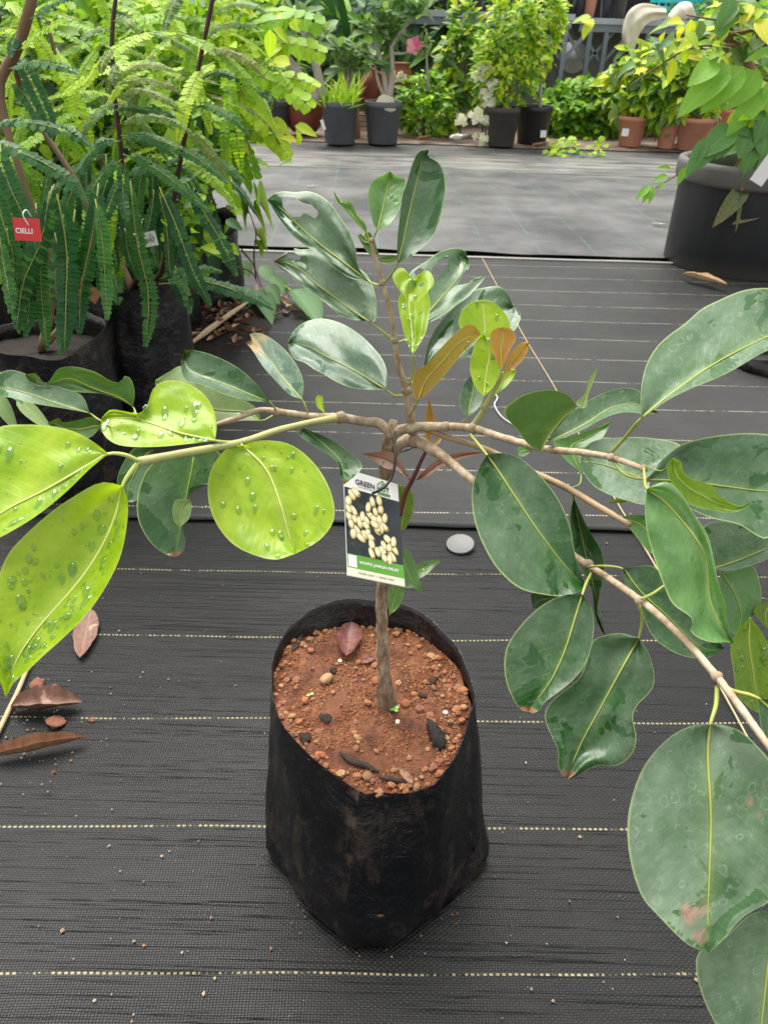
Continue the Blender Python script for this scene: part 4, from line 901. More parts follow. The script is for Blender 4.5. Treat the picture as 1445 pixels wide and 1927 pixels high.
big_leaf('D', (626, 417), (345, 970), [(560, 399), (500, 405), (450, 425), (430, 480), (410, 540), (385, 585), (300, 650), (261, 700), (264, 750), (290, 810), (312, 860), (311, 925)], [(662, 470), (684, 540), (686, 600), (660, 640), (620, 680), (602, 730), (617, 800), (607, 860), (570, 902), (530, 919), (480, 914), (430, 930), (385, 960)], [(580, 500), (520, 610), (460, 720), (410, 810), (370, 900)], .545, (0, -.75, .66), .12, .0, mat=m_dark, pet=[(632, 285, .535), (640, 340, .54)], ribw=4, ripple=.05)
big_leaf('D', (906, 755), (902, 1648), [(840, 758), (760, 795), (690, 860), (640, 930), (605, 1020), (585, 1110), (582, 1200), (594, 1290), (615, 1370), (645, 1440), (690, 1490), (740, 1542), (800, 1602), (850, 1632)], [(960, 758), (1030, 785), (1090, 840), (1150, 910), (1205, 1000), (1232, 1100), (1240, 1200), (1230, 1300), (1198, 1390), (1133, 1452), (1060, 1490), (1010, 1532), (958, 1595)], [(895, 870), (903, 1000), (908, 1130), (905, 1270), (900, 1400), (895, 1530)], .445, (0, -.72, .7), .10, .03, mat=m_pink, pet=[(932, 605, .455), (928, 680, .45)], ribw=5.5, ripple=.02)
big_leaf('D', (1165, 1480), (1085, 2090), [(1060, 1500), (960, 1590), (880, 1632), (851, 1665), (855, 1750), (880, 1830), (912, 1900), (970, 1995)], [(1245, 1560), (1292, 1700), (1282, 1850), (1220, 1985)], [(1142, 1620), (1122, 1780), (1105, 1930)], .47, (.05, -.7, .7), .1, .0, mat=m_grey, ribw=5, pet=[(1180, 1380, .44)])
big_leaf('D', (1096, 655), (1232, 870), [(1098, 720), (1110, 780), (1150, 840)], [(1180, 665), (1260, 745)], None, .45, (0, -.75, .66), .15, 0, mat=m_dark, pet=[(945, 600, .455), (1000, 625, .455), (1060, 640, .452)], ribw=5)
# pale star leaves at the far left (another pot's seedling)
# ---------------- dead leaves on the soil
def flat_leaf(name, px_base, px_tip, wpx, z, mat, label, cat='dead leaf', curl=.25, fold=.4, lift=0.0, soil_=False, group=None, n=(0, 0, 1), wave=.25):
    """dead leaf lying on the ground: curled, rippled sheet between two ground pixels"""
    a, b = (soil_at(*px_base), soil_at(*px_tip)) if soil_ else (gnd(*px_base, z), gnd(*px_tip, z))
    ln = (b - a).length; wd = wpx * pxm(a); d = (b - a).normalized(); side = d.cross(V((0, 0, 1))).normalized(); upn = side.cross(d)
    mb = MB(); NU, NV = 14, 6; rows = []; sd_ = random.random() * 50
    for i in range(NU + 1):
        u = i / NU; w = (math.sin(math.pi * u ** .85) ** .75 if 0 < u < 1 else .02) * wd / 2; row = []
        for j in range(NV + 1):
            v = j / NV * 2 - 1
            h = fold * w * v * v + curl * ln * (u - .4) ** 2 * .8 + wave * w * noise.noise(V((u * 5, v * 2, sd_))) + lift
            ww = w * (1 + .12 * noise.noise(V((u * 9, v, sd_ + 3)))) * (1 - .25 * fold * abs(v))
            p = a + d * (u * ln) + side * (v * ww) + upn * h
            p.z = max(p.z, a.z + .0015)
            row.append(mb.vert(p, (u, j / NV), (u * ln, v * ww)))
        rows.append(row)
    for r0, r1 in zip(rows, rows[1:]):
        for j in range(NV): mb.face((r0[j], r0[j + 1], r1[j + 1], r1[j]))
    return mb.build(name, mat, label=label, cat=cat, group=group)
def dead_mat(name, a, b, spot=None):
    t = NT(name); met = t.uv('metric'); uv = t.sep(t.uv())
    n = t.noise(met, 90, 5, .65); c = t.ramp(n, [(.3, a), (.7, b)])
    md = t.ramp(t.math('ABSOLUTE', t.math('SUBTRACT', uv[1], .5)), [(.0, .6), (.05, 0.0)]); c = t.mix(md, c, tuple(min(1, x * 1.6) for x in b))
    if spot: c = t.mix(t.ramp(t.noise(met, 28, 3), [(.64, 0.0), (.68, .7)]), c, spot)
    t.P(Base_Color=c, Roughness=.55, Normal=t.bump(t.noise(met, 300, 4), .4, .002)); return t.m
m_dead1 = dead_mat('dead_brown', (.10, .045, .028), (.22, .11, .075), (.45, .28, .20))
m_dead2 = dead_mat('dead_tan', (.15, .07, .035), (.32, .17, .09))
m_dead3 = dead_mat('dead_maroon', (.07, .018, .015), (.17, .055, .045))
m_dead4 = dead_mat('dead_straw', (.40, .27, .14), (.62, .46, .28))
flat_leaf('dead_leaf', (662, 1178), (652, 1248), 52, 0, m_dead3, 'crumpled maroon dead leaf leaning by the trunk on the red soil', curl=.6, fold=.5, soil_=True, lift=.003)
flat_leaf('dead_leaf', (682, 1250), (708, 1240), 18, 0, m_dead3, 'small maroon leaf scrap at the trunk on the red soil', curl=.3, soil_=True, lift=.002)
flat_leaf('dead_leaf', (775, 1478), (748, 1448), 18, 0, m_dead2, 'torn tan leaf scrap at the front rim of the sapling bag', curl=.5, soil_=True, lift=.003)
flat_leaf('dead_leaf', (548, 1230), (570, 1200), 12, 0, m_bark_dark, 'thin dark leaf scrap against the left rim of the sapling bag', curl=.5, soil_=True, lift=.003)
# ================================================================== PLANT TAGS
m_paper = simple('tag_white', (.82, .82, .80), .35, .03, 20)
m_cream = simple('tag_cream', (.75, .69, .54), .35, .04, 20)
m_tgreen = simple('tag_green', (.10, .33, .03), .35, .1, 20)
m_ink = simple('ink_black', (.015, .014, .013), .5, .1, 20)
m_inkg = simple('ink_green', (.08, .27, .03), .5, .1, 20)
t = NT('print_dark'); n = t.noise(t.coord(), 55, 4, .6, 1.5)
m_print = t.P(Base_Color=t.ramp(n, [(.3, (.006, .009, .016)), (.55, (.014, .024, .03)), (.66, (.03, .055, .03)), (.78, (.10, .16, .20))]), Roughness=.3)
t = NT('print_fruit'); a = t.node('ShaderNodeAttribute', attribute_name='rv')
m_fruit = t.P(Base_Color=t.ramp(a.outputs['Fac'], [(0, (.16, .11, .02)), (.35, (.50, .40, .15)), (.7, (.80, .72, .42)), (1, (.9, .86, .66))]), Roughness=.3)
m_red = simple('tag_red', (.62, .03, .03), .4, .08, 20)
m_wire = simple('wire_white', (.7, .7, .68), .4, .1, 20)
m_blackp = simple('black_plastic_tie', (.01, .01, .011), .35, .2, 60)
m_wood = simple('label_brown', (.32, .17, .07), .6, .2, 60)

def text_mesh(body, size, bold=False):
    cu = bpy.data.curves.new('txt', 'FONT'); cu.body = body; cu.size = size; cu.align_x = 'LEFT'; cu.resolution_u = 3
    if bold: cu.offset = size * .022
    ob = bpy.data.objects.new('txt', cu); COL.objects.link(ob)
    dg = bpy.context.evaluated_depsgraph_get(); me = bpy.data.meshes.new_from_object(ob.evaluated_get(dg))
    bpy.data.objects.remove(ob); return me
class Card:
    """flat card in the world: origin O (lower left), axes X, Y, size w*h"""
    def __init__(s, O, X, Y, w, h, th=.0006):
        s.X = X.normalized(); s.N = s.X.cross(Y).normalized(); s.Y = s.N.cross(s.X); s.O, s.w, s.h, s.th = O, w, h, th
        s.M = Matrix(((s.X.x, s.Y.x, s.N.x, O.x), (s.X.y, s.Y.y, s.N.y, O.y), (s.X.z, s.Y.z, s.N.z, O.z), (0, 0, 0, 1)))
    def slab(s, name, x0, y0, x1, y1, z, mat, root, th=None):
        mb = MB(); th = th or .0002; mb.box((x0 * s.w, y0 * s.h, z - th), (x1 * s.w, y1 * s.h, z), s.M); return adopt(mb.build(name, mat, smooth=False), root)
    def text(s, body, x0, x1, y, height, mat, root, z=.0006, name='lettering', bold=False, rot=0):
        me = text_mesh(body, 1.0, bold); co = np.zeros(len(me.vertices) * 3); me.vertices.foreach_get('co', co); co = co.reshape(-1, 3)
        lo, hi = co.min(0), co.max(0); wx = (x1 - x0) * s.w
        sx = wx / (hi[0] - lo[0]); sy = height * s.h / (hi[1] - lo[1])
        q = np.zeros_like(co); q[:, 0] = (co[:, 0] - lo[0]) * sx + x0 * s.w; q[:, 1] = (co[:, 1] - lo[1]) * sy + y * s.h; q[:, 2] = z
        if rot:
            cx, cy = q[:, 0].mean(), q[:, 1].mean(); ca, sa = math.cos(rot), math.sin(rot); dx, dy = q[:, 0] - cx, q[:, 1] - cy
            q[:, 0], q[:, 1] = cx + dx * ca - dy * sa, cy + dx * sa + dy * ca
        W_ = [tuple(s.M @ V(p)) for p in q]; me.vertices.foreach_set('co', np.array(W_).ravel()); me.materials.clear(); me.materials.append(mat); me.update()
        return adopt(link(name, me), root)
    def poly(s, pts, z, mb):
        return [mb.vert(s.M @ V((x * s.w, y * s.h, z))) for x, y in pts]
def house(card, x0, x1, y0, y1, root, mat, z=.0006, lw=.12):
    """roof outline over the name"""
    mb = MB(); xm = (x0 + x1) / 2; t_ = (x1 - x0) * lw; ty = (y1 - y0) * .28
    for (ax, ay), (bx, by) in (((x0, y0), (xm, y1)), ((xm, y1), (x1, y0))):
        i = card.poly([(ax, ay), (bx, by), (bx, by - ty), (ax, ay - ty)], z, mb); mb.face(i)
    i = card.poly([(xm - t_, y0 - ty * .3), (xm + t_, y0 - ty * .3), (xm + t_, y0 + ty * 1.0), (xm - t_, y0 + ty * 1.0)], z, mb); mb.face(i)
    return adopt(mb.build('roof_emblem', mat, smooth=False), root)

TL, TR, BR_, BL = at(637, 878, .724), at(749, 889, .762), at(762, 1105, .722), at(654, 1083, .684)
cw, chh = (BR_ - BL).length, (TL - BL).length
card = Card(BL, BR_ - BL, TL - BL, cw, chh)
tag = thing('plant_tag', 'printed white and green plant tag hanging from the sapling trunk', 'plant tag', BL)
card.slab('card', 0, 0, 1, 1, 0, m_paper, tag, .0006)
card.slab('picture_panel', .004, .20, .996, .82, .0003, m_print, tag)
card.slab('green_band', .004, .075, .996, .20, .0004, m_tgreen, tag)
card.slab('cream_band', .004, .003, .996, .075, .0004, m_cream, tag)
card.slab('blank_square', .02, .085, .16, .19, .0006, m_paper, tag)
card.text('GREEN HUT', .20, .82, .872, .052, m_ink, tag, bold=True)
card.text('THIRUVANANTHAPURAM', .23, .58, .848, .012, m_ink, tag)
card.slab('green_chip', .60, .838, .83, .862, .0006, m_inkg, tag)
house(card, .60, .80, .938, .985, tag, m_inkg)
card.text('WHITE JAMUN FRUIT', .20, .90, .118, .034, m_paper, tag, bold=True)
card.text('9048512001  |  9048513001', .18, .80, .028, .020, m_ink, tag)
mb = MB()
fr = [(150, 730), (180, 690), (120, 790), (170, 870), (130, 920), (180, 940), (220, 960), (240, 910), (275, 935), (270, 980), (310, 890), (340, 915), (380, 920), (420, 965), (345, 845), (390, 820), (425, 890), (320, 765), (375, 740), (285, 820), (200, 1030), (265, 1060), (285, 1040), (310, 1080), (230, 1090), (320, 1135), (170, 1060), (370, 1010), (395, 990), (450, 1070), (420, 1130), (465, 1145), (510, 1150), (500, 1090), (370, 1190), (410, 1175), (420, 1210), (320, 1210), (490, 1215), (430, 1250), (470, 1240), (365, 980), (340, 960), (110, 860), (150, 985)]
random.seed(5)
for k, (cx, cy) in enumerate(fr):
    # card fractions from the slanted card in the photograph
    fy = 1 - (cy - 505 - (cx - 75) * .10) / 900; fx = (cx - 75 - (1 - fy) * 62) / 465
    fx = min(.93, max(.06, fx)); fy = min(.79, max(.225, fy))
    a = rnd(-.3, 1.1); rl, rw = .052 * card.h * rnd(.85, 1.15) * 1.05, .05 * card.w * rnd(.85, 1.1) * 1.15
    o2 = V((fx * card.w, fy * card.h, .0005 + k * .000004)); rows = []
    for rr, cv in ((1, .12), (.75, .55), (.4, .85)):
        row = []
        for j in range(10):
            th = 2 * math.pi * j / 10; dx, dy = math.cos(th) * rw * rr, math.sin(th) * rl * rr
            p = o2 + V((dx * math.cos(a) - dy * math.sin(a), dx * math.sin(a) + dy * math.cos(a), 0)) + V((-.1 * rw, .12 * rl, 0)) * (1 - rr)
            p.x = min(max(p.x, .006 * card.w), .994 * card.w)
            row.append(mb.vert(card.M @ p, c=cv - .12 * math.sin(th + a + 2.5)))
        rows.append(row)
    c_ = mb.vert(card.M @ (o2 + V((-.1 * rw, .12 * rl, 0))), c=1.0)
    for r0, r1 in zip(rows, rows[1:]):
        for j in range(10): mb.face((r0[j], r0[(j + 1) % 10], r1[(j + 1) % 10], r1[j]))
    for j in range(10): mb.face((rows[-1][j], rows[-1][(j + 1) % 10], c_))
    if k % 2:
        e_ = o2 + V((math.sin(a) * rl * .72, -math.cos(a) * rl * .72, .00006)); ids = [mb.vert(card.M @ (e_ + V((math.cos(q_) * rw * .3, math.sin(q_) * rw * .3, 0))), c=0.0) for q_ in np.linspace(0, 2 * math.pi, 7, endpoint=False)]; mb.face(ids)
adopt(mb.build('fruit_picture', m_fruit), tag)
mb = MB(); mb.tube([at(*p) for p in ((743, 812, .752), (742, 835, .742), (744, 862, .735), (738, 895, .732), (722, 918, .728), (700, 929, .730))], [2.6 * .73 / F] * 6, 8, steps=26)
mb.tube([at(*p) for p in ((743, 812, .752), (738, 830, .79), (752, 850, .805), (775, 843, .80))], [1.8 * .73 / F] * 4, 6)
adopt(mb.build('tie_loop', m_blackp), tag)

# ================================================================== THINGS LYING ON THE MATS
m_disc = simple('disc_grey', (.075, .075, .072), .45, .25, 60, .1)
dc = gnd(866, 1024, .010); rr = .0305
M = Matrix.Translation(dc) @ Matrix.Rotation(math.radians(9), 4, 'X') @ Matrix.Rotation(math.radians(-5), 4, 'Y')
mb = MB(); mb.lathe([(.0001, -.003), (rr * .97, -.003), (rr, -.001), (rr, .0015), (rr * .97, .003), (rr * .9, .0024), (.0001, .0024)], 40, M)
mb.build('metal_disc', m_disc, label='round grey disc lying at the mat seam beside the tag', cat='disc')
m_twine = simple('twine', (.42, .33, .19), .8, .3, 200)
mb = MB(); mb.tube([gnd(x, y, .008) for x, y in ((905, 482), (950, 565), (985, 632), (1045, 732), (1100, 838), (1150, 928), (1233, 1066), (1333, 1254), (1410, 1396), (1490, 1560))], .0017, 6, steps=60)
mb.build('twine', m_twine, label='thin tan twine stretched across the dark mats', cat='twine')
mb = MB(); mb.tube([gnd(x, y, z) for x, y, z in ((925, 736, .012), (936, 748, .02), (930, 762, .012), (945, 785, .01), (975, 805, .008))], .0016, 5, steps=20)
mb.build('white_string', m_wire, label='short curled white string lying on the middle mat', cat='string')
mb = MB(); mb.tube([gnd(x, y, .008) for x, y in ((60, 1240), (30, 1310), (-10, 1392))], [.003, .004, .004], 7, rough=.2)
mb.build('stick', m_twine, label='pale dry stick on the mat beside curled dead leaves', cat='stick')
flat_leaf('dead_leaf', (172, 1148), (152, 1242), 44, .006, m_dead1, 'brown dead leaf with pale blotches lying across a dashed line', curl=.15, fold=.15)
flat_leaf('dead_leaf', (22, 1333), (157, 1328), 66, .006, m_dead1, 'broad brown curled dead leaf beside the dry stick', curl=.15, fold=.9, lift=.003)
flat_leaf('dead_leaf', (-25, 1430), (167, 1393), 40, .006, m_dead2, 'long narrow tan dead leaf rolled lengthwise on the mat', curl=.10, fold=1.3, lift=.004)
m_redclod = simple('red_clod', (.24, .10, .06), .9, .35, 120, .6)
for x, y, s, lb in ((71, 1287, .012, 'lumpy reddish soil clod above the broad dead leaf'), (105, 1358, .0125, 'round reddish soil clod between two dead leaves'), (103, 1292, .005, 'small reddish crumb against the broad dead leaf'), (174, 1355, .005, 'small reddish clod right of the round clod')):
    place(lump_mesh('clod', x, m_redclod, 3, .35, .7), 'soil_clod', gnd(x, y, s * .45), s, label=lb, cat='clod')
flat_leaf('dead_leaf', (345, 800), (300, 800), 10, .008, m_dead2, 'tiny tan leaf scrap behind the wavy left leaves', curl=.2)
flat_leaf('dead_leaf', (1280, 522), (1365, 545), 24, .016, m_dead4, 'tan curled dead leaf at the foot of the big black pot', curl=.2, fold=1.0, lift=.01)
flat_leaf('dead_leaf', (1225, 421), (1257, 424), 9, .02, m_dead4, 'pale tan leaf scrap on the far mat left of the big black pot', curl=.2, fold=.5)
flat_leaf('dead_leaf', (575, 350), (600, 350), 6, .02, m_dead4, 'thin pale leaf scrap on the far mat behind the upright leaves', curl=.1, fold=.3)
random.seed(21)
mb = MB()
for k in range(330):
    x, y = rnd(0, 1445), (rnd(560, 1927) if k % 3 else rnd(1150, 1927))
    if k < 120: x, y = random.gauss(80, 90), random.gauss(1330, 90)
    p = gnd(x, y, .004 if y > 992 else .011); s = random.choice((.0008, .001, .0013, .0018, .0026)) * rnd(.7, 1.2); cv = random.random()
    q = [mb.vert(p + V((s * rnd(.6, 1.3) * dx, s * rnd(.6, 1.3) * dy, s * dz)), c=cv) for dx, dy, dz in ((1, 0, -.3), (0, 1, -.3), (-1, 0, -.3), (0, -1, -.3), (.2, .1, .7))]
    for i in range(4): mb.face((q[i], q[(i + 1) % 4], q[4]))
m_crumb = stone_mat('crumbs', [(0, (.35, .13, .06)), (.4, (.5, .32, .18)), (.7, (.62, .55, .42)), (1, (.25, .1, .06))])
mb.build('soil_crumbs', m_crumb, smooth=False, label='scattered reddish soil crumbs on the dark mats', cat='crumbs', kind='stuff')
# ================================================================== BACKGROUND PLANTS AND FURNITURE
YG = mini_leaf('foliage_yellow_green', [(0, (.26, .38, .02)), (.4, (.40, .52, .03)), (.75, (.50, .58, .05)), (1, (.60, .55, .05))], .4, .35)
LG = mini_leaf('foliage_light_green', [(0, (.17, .34, .015)), (.5, (.30, .48, .02)), (1, (.44, .60, .04))], .35, .35)
MG = mini_leaf('foliage_mid_green', [(0, (.05, .16, .015)), (.5, (.12, .28, .02)), (1, (.22, .40, .04))], .38, .3)
DG = mini_leaf('foliage_dark_green', [(0, (.010, .045, .012)), (.5, (.022, .08, .022)), (1, (.05, .14, .03))], .38, .22)
GG = mini_leaf('foliage_grey_green', [(0, (.07, .15, .05)), (.5, (.14, .24, .08)), (1, (.24, .34, .13))], .4, .25)
BRN = mini_leaf('foliage_bronze', [(0, (.10, .05, .03)), (.5, (.20, .10, .04)), (1, (.28, .20, .05))], .4, .25)
WH = mini_leaf('petal_white', [(0, (.70, .70, .52)), (1, (.85, .85, .75))], .5, .3, 1.0)
PK = mini_leaf('petal_pink', [(0, (.70, .10, .25)), (1, (.80, .35, .45))], .5, .3, 1.0)
m_frond = mini_leaf('frond_dark', [(0, (.016, .080, .022)), (.5, (.028, .115, .028)), (1, (.06, .18, .035))], .36, .22)
m_frond2 = mini_leaf('frond_light', [(0, (.16, .34, .015)), (.5, (.28, .47, .02)), (1, (.42, .58, .03))], .36, .35)
m_frond3 = mini_leaf('frond_bronze', [(0, (.06, .14, .02)), (.5, (.10, .20, .025)), (1, (.17, .19, .04))], .4, .25)
m_rach = simple('rachis', (.26, .30, .07), .5, .2, 40)
m_rachb = simple('rachis_brown', (.24, .13, .06), .5, .2, 40)
m_stemd = simple('stem_maroon', (.05, .016, .014), .5, .3, 40)
m_stemb = simple('stem_brown', (.16, .10, .055), .7, .35, 40, .3)
m_stemg = simple('stem_grey', (.34, .31, .25), .7, .3, 25, .3)

def frond_mesh(P, wid, mats, pairs=36, leafw=1.0, seed=0, nrm=V((0, 0, 1)), shape='oblong', gaps=.02):
    """pinnate leaf through world points P; leaflets either side of a thin rachis (slots: leaflet, rachis)"""
    random.seed(seed); mb = MB()
    Q = crom(P, pairs * 2 + 3); Q = [V(q) for q in Q]
    ln = sum((Q[i + 1] - Q[i]).length for i in range(len(Q) - 1))
    mb.tube([Q[0], Q[len(Q) // 3], Q[2 * len(Q) // 3], Q[-1]], [ln * .0055, ln * .0045, ln * .0035, ln * .0015], 5, m=1, steps=9)
    step = ln / pairs; cv = random.random()
    for k in range(pairs):
        u = (k + .5) / pairs
        if u < .06: continue
        i = 1 + int(u * (len(Q) - 3)); p = Q[i]; d = (Q[i + 1] - Q[i - 1]).normalized()
        side = d.cross(nrm)
        if side.length < .05: side = d.orthogonal()
        side.normalize(); nn = side.cross(d)
        if shape == 'oblong': w = wid * .5 * min(1, (u * 4.5) ** .5) * min(1, ((1 - u) * 3.5 + .12) ** .6)
        else: w = wid * .5 * (.75 + .25 * math.sin(math.pi * u))
        for sg in (-1, 1):
            if random.random() < gaps: continue
            ang = .12 if shape == 'oblong' else .45
            dd = (side * sg * math.cos(ang) + d * math.sin(ang) - nn * rnd(.05, .35) * (1 if shape == 'oblong' else 1.4)).normalized()
            mb.leafshape(p + nn * .0004, dd, nn * 1.0 + d * rnd(.15), w * rnd(.84, 1.06), step * leafw * (1.55 if shape == 'oblong' else 1.25), .12, .08, 3 if shape == 'oblong' else 4, .5 if shape == 'oblong' else .42, c=cv + rnd(.08))
    return mb.mesh('frond', mats)

# ---- generic bush: stems + leaves; the largest as separate leaves, the rest joined
_unit = {}
def unit_leaf(mat, kind):
    k = (mat.name, kind)
    if k not in _unit:
        mb = MB(); pk, wd, cu = {'ovate': (.38, .52, .22), 'lance': (.42, .32, .25), 'round': (.5, .8, .15), 'spoon': (.68, .38, .18), 'strap': (.4, .10, .45)}[kind]
        mb.leafshape(V((0, 0, 0)), V((1, 0, 0)), V((0, 0, 1)), 1.0, wd, .28, cu, 6, pk); _unit[k] = mb.mesh('leaf', mat)
    return _unit[k]
WIDE = {'ovate': (.38, .52, .22), 'lance': (.42, .32, .25), 'round': (.5, .8, .15), 'spoon': (.68, .38, .18), 'strap': (.4, .10, .45)}
def put_leaf(root, mat, kind, p, d, nrm, ln, wk=1.0):
    d = d.normalized(); s = nrm.cross(d)
    if s.length < .02: s = d.orthogonal()
    s.normalize(); n = d.cross(s)
    o = link('leaf', unit_leaf(mat, kind), root)
    M = Matrix(((d.x * ln, s.x * ln * wk, n.x * ln, p.x), (d.y * ln, s.y * ln * wk, n.y * ln, p.y), (d.z * ln, s.z * ln * wk, n.z * ln, p.z), (0, 0, 0, 1)))
    loc, rot, scl = M.decompose(); o.rotation_mode = 'QUATERNION'
    o.location, o.rotation_quaternion, o.scale = loc, rot, scl
    o.matrix_parent_inverse = Matrix.Translation(-V(root.location))
    return o
def joined_leaves(root, specs, mats, name='foliage'):
    """specs: (p, d, n, ln, wk, kind, slot)"""
    mb = MB()
    for p, d, n, ln, wk, kind, slot in specs:
        pk, wd, cu = WIDE[kind]; mb.leafshape(p, d, n, ln, wd * wk * ln, .28, cu, 3, pk, c=random.random(), m=slot)
    return adopt(mb.build(name, mats, kind='stuff'), root)
def bush(root, center, rad, nleaf, size, mats, kind='ovate', sep=80, droop=.2, stems=4, foot=None, stemr=.006, stemmat=None, wk=1.0, face=.35, clump=None, hollow=.5):
    """leaves through an uneven volume, stems from the foot into it"""
    center = V(center); rad = V(rad) if hasattr(rad, '__len__') else V((rad, rad, rad))
    foot = V(foot) if foot is not None else V((center.x, center.y, 0)); sh = rnd(100)
    tips = []
    for k in range(stems):
        a = rnd(3.14); q = center + V((math.cos(a) * rad.x * rnd(.1, .7), math.sin(a) * rad.y * rnd(.1, .7), rad.z * rnd(-.1, .85)))
        b = foot + V((rnd(.02), rnd(.02), 0)); mb = MB()
        mb.tube([b, b.lerp(q, .4) + V((rnd(.03), rnd(.03), .03)), q], [stemr, stemr * .8, stemr * .35], 6, rough=.2)
        adopt(mb.build('stem', stemmat or m_stemb), root); tips.append((b, q))
    specs = []
    n_c = clump or max(6, nleaf // 14)
    cl = []
    while len(cl) < n_c:
        v = V((rnd(), rnd(), rnd()))
        if v.length > 1 or v.length < hollow * random.random(): continue
        if noise.noise(v * 1.9 + V((sh, 0, 0))) < -.22: continue
        cl.append(v)
    for k in range(nleaf):
        c = random.choice(cl); v = c + V((rnd(.16), rnd(.16), rnd(.16)))
        p = center + V((v.x * rad.x, v.y * rad.y, v.z * rad.z))
        if p.z < .03: p.z = .03 + random.random() * .05
        out = V((v.x, v.y, v.z * .6 + .1)); d = V((rnd(), rnd(), rnd(.6) - droop)) + out * .9
        if d.length < .05: d = V((1, 0, 0))
        nrm = V((rnd(.6), rnd(.6) - face, 1))
        specs.append((p, d.normalized(), nrm.normalized(), size * rnd(.6, 1.2), wk * rnd(.85, 1.15), kind, random.randrange(len(mats))))
    specs.sort(key=lambda s: (s[0] - C0).length)
    vis = specs[:int(len(specs) * .6)]; random.shuffle(vis); front = vis[:sep]; fs = set(id(s) for s in front)
    for p, d, n, ln, wk_, kd, sl in front: put_leaf(root, mats[sl], kd, p, d, n, ln, wk_)
    rest = [s for s in specs if id(s) not in fs]
    if rest: joined_leaves(root, rest, mats)
    return root

# ---- pots
m_potblk = simple('pot_black', (.020, .021, .024), .45, .35, 12)
m_potgrey = simple('pot_dark_grey', (.085, .09, .10), .55, .3, 8)
m_terra = simple('terracotta', (.46, .20, .125), .75, .2, 10)
m_terra2 = simple('terracotta_red', (.22, .055, .035), .6, .3, 6)
m_potdust = simple('pot_dusty', (.05, .045, .042), .7, .5, 6)
m_darksoil = soil_material('pot_soil', (.009, .006, .0045), (.02, .013, .009), (.035, .024, .017), 25)  # soil tones darkened, the shade under the plants put into the colour
m_label = simple('label_white', (.75, .76, .78), .4, .05, 20)
def pot(name, px, py_bot, wpx, hpx, mat, label, rim=1.06, taper=.80, group=None, tilt=0, tagpx=None, soilz=.9, cat='pot'):
    """pot standing where its front foot meets the ground at pixel (px, py_bot)"""
    f = gnd(px, py_bot, .03); m = pxm(f); r = wpx * m / 2; h = hpx * m * 1.06
    c = f + V((0, r * taper, 0)); root = thing(name, label, cat, c, group)
    rb = r * taper; rw = r / rim
    mb = MB(); T = Matrix.Translation(c) @ Matrix.Rotation(tilt, 4, 'X')
    mb.lathe([(.001, 0), (rb * .96, 0), (rb, h * .02), (rw, h * .86), (r * .99, h * .87), (r, h * .90), (r, h * .985), (r * .98, h), (r * .93, h), (r * .92, h * .97), (rw * .92, h * .80)], 28, T)
    adopt(mb.build('pot_wall', mat), root)
    ms = MB(); rows = []
    for k in range(5):
        rows.append([ms.vert(T @ V((math.cos(a) * rw * .93 * (k + .02) / 4, math.sin(a) * rw * .93 * (k + .02) / 4, h * soilz + .01 * noise.noise(V((k, a, px)))))) for a in np.linspace(0, 2 * math.pi, 20, endpoint=False)])
    for a, b in zip(rows, rows[1:]):
        for j in range(20): ms.face((a[j], a[(j + 1) % 20], b[(j + 1) % 20], b[j]))
    adopt(ms.build('soil', m_darksoil), root)
    if tagpx:
        x, y, w, hh = tagpx; d = depth_of(V((c.x, c.y - r, 0)))
        q = atY(x, y, c.y - math.sqrt(max(1e-4, r * r - (atY(x, y, c.y - r).x - c.x) ** 2)) - .006); mm = pxm(q)
        mt = MB(); mt.box((-w * mm / 2, -.001, -hh * mm / 2), (w * mm / 2, .001, hh * mm / 2), Matrix.Translation(q) @ Matrix.Rotation(rnd(.4), 4, 'Y')); adopt(mt.build('label', m_label, smooth=False), root)
    return root, c, r, h * soilz
# ---------------------------------------------------------------- back row, left to right
random.seed(31)
# the fabric wall behind everything and the benches
m_net = NT('shade_net'); co = m_net.coord(); m_net = m_net.P(Base_Color=m_net.ramp(m_net.noise(co, 1.2, 4), [(.3, (.006, .007, .007)), (.7, (.016, .018, .017))]), Roughness=.9)
m_skirt = simple('skirt_grey', (.27, .27, .275), .85, .3, 3, .2)
m_steel = simple('painted_steel', (.17, .20, .24), .45, .15, 10)
m_top = simple('bench_top', (.36, .39, .43), .5, .15, 6)
mb = MB()
for j in range(41):
    x = -9 + j * .45
    for i, z in enumerate((0, 1.2, 2.6)): mb.vert((x, 13.0 + .12 * math.sin(j * 1.7) + .1 * noise.noise(V((j * .7, i, 0))), z))
for j in range(40):
    for i in range(2): a = j * 3 + i; mb.face((a, a + 3, a + 4, a + 1))
mb.build('net_wall', m_net, label='dark shade net wall hanging behind the nursery benches', cat='net wall')
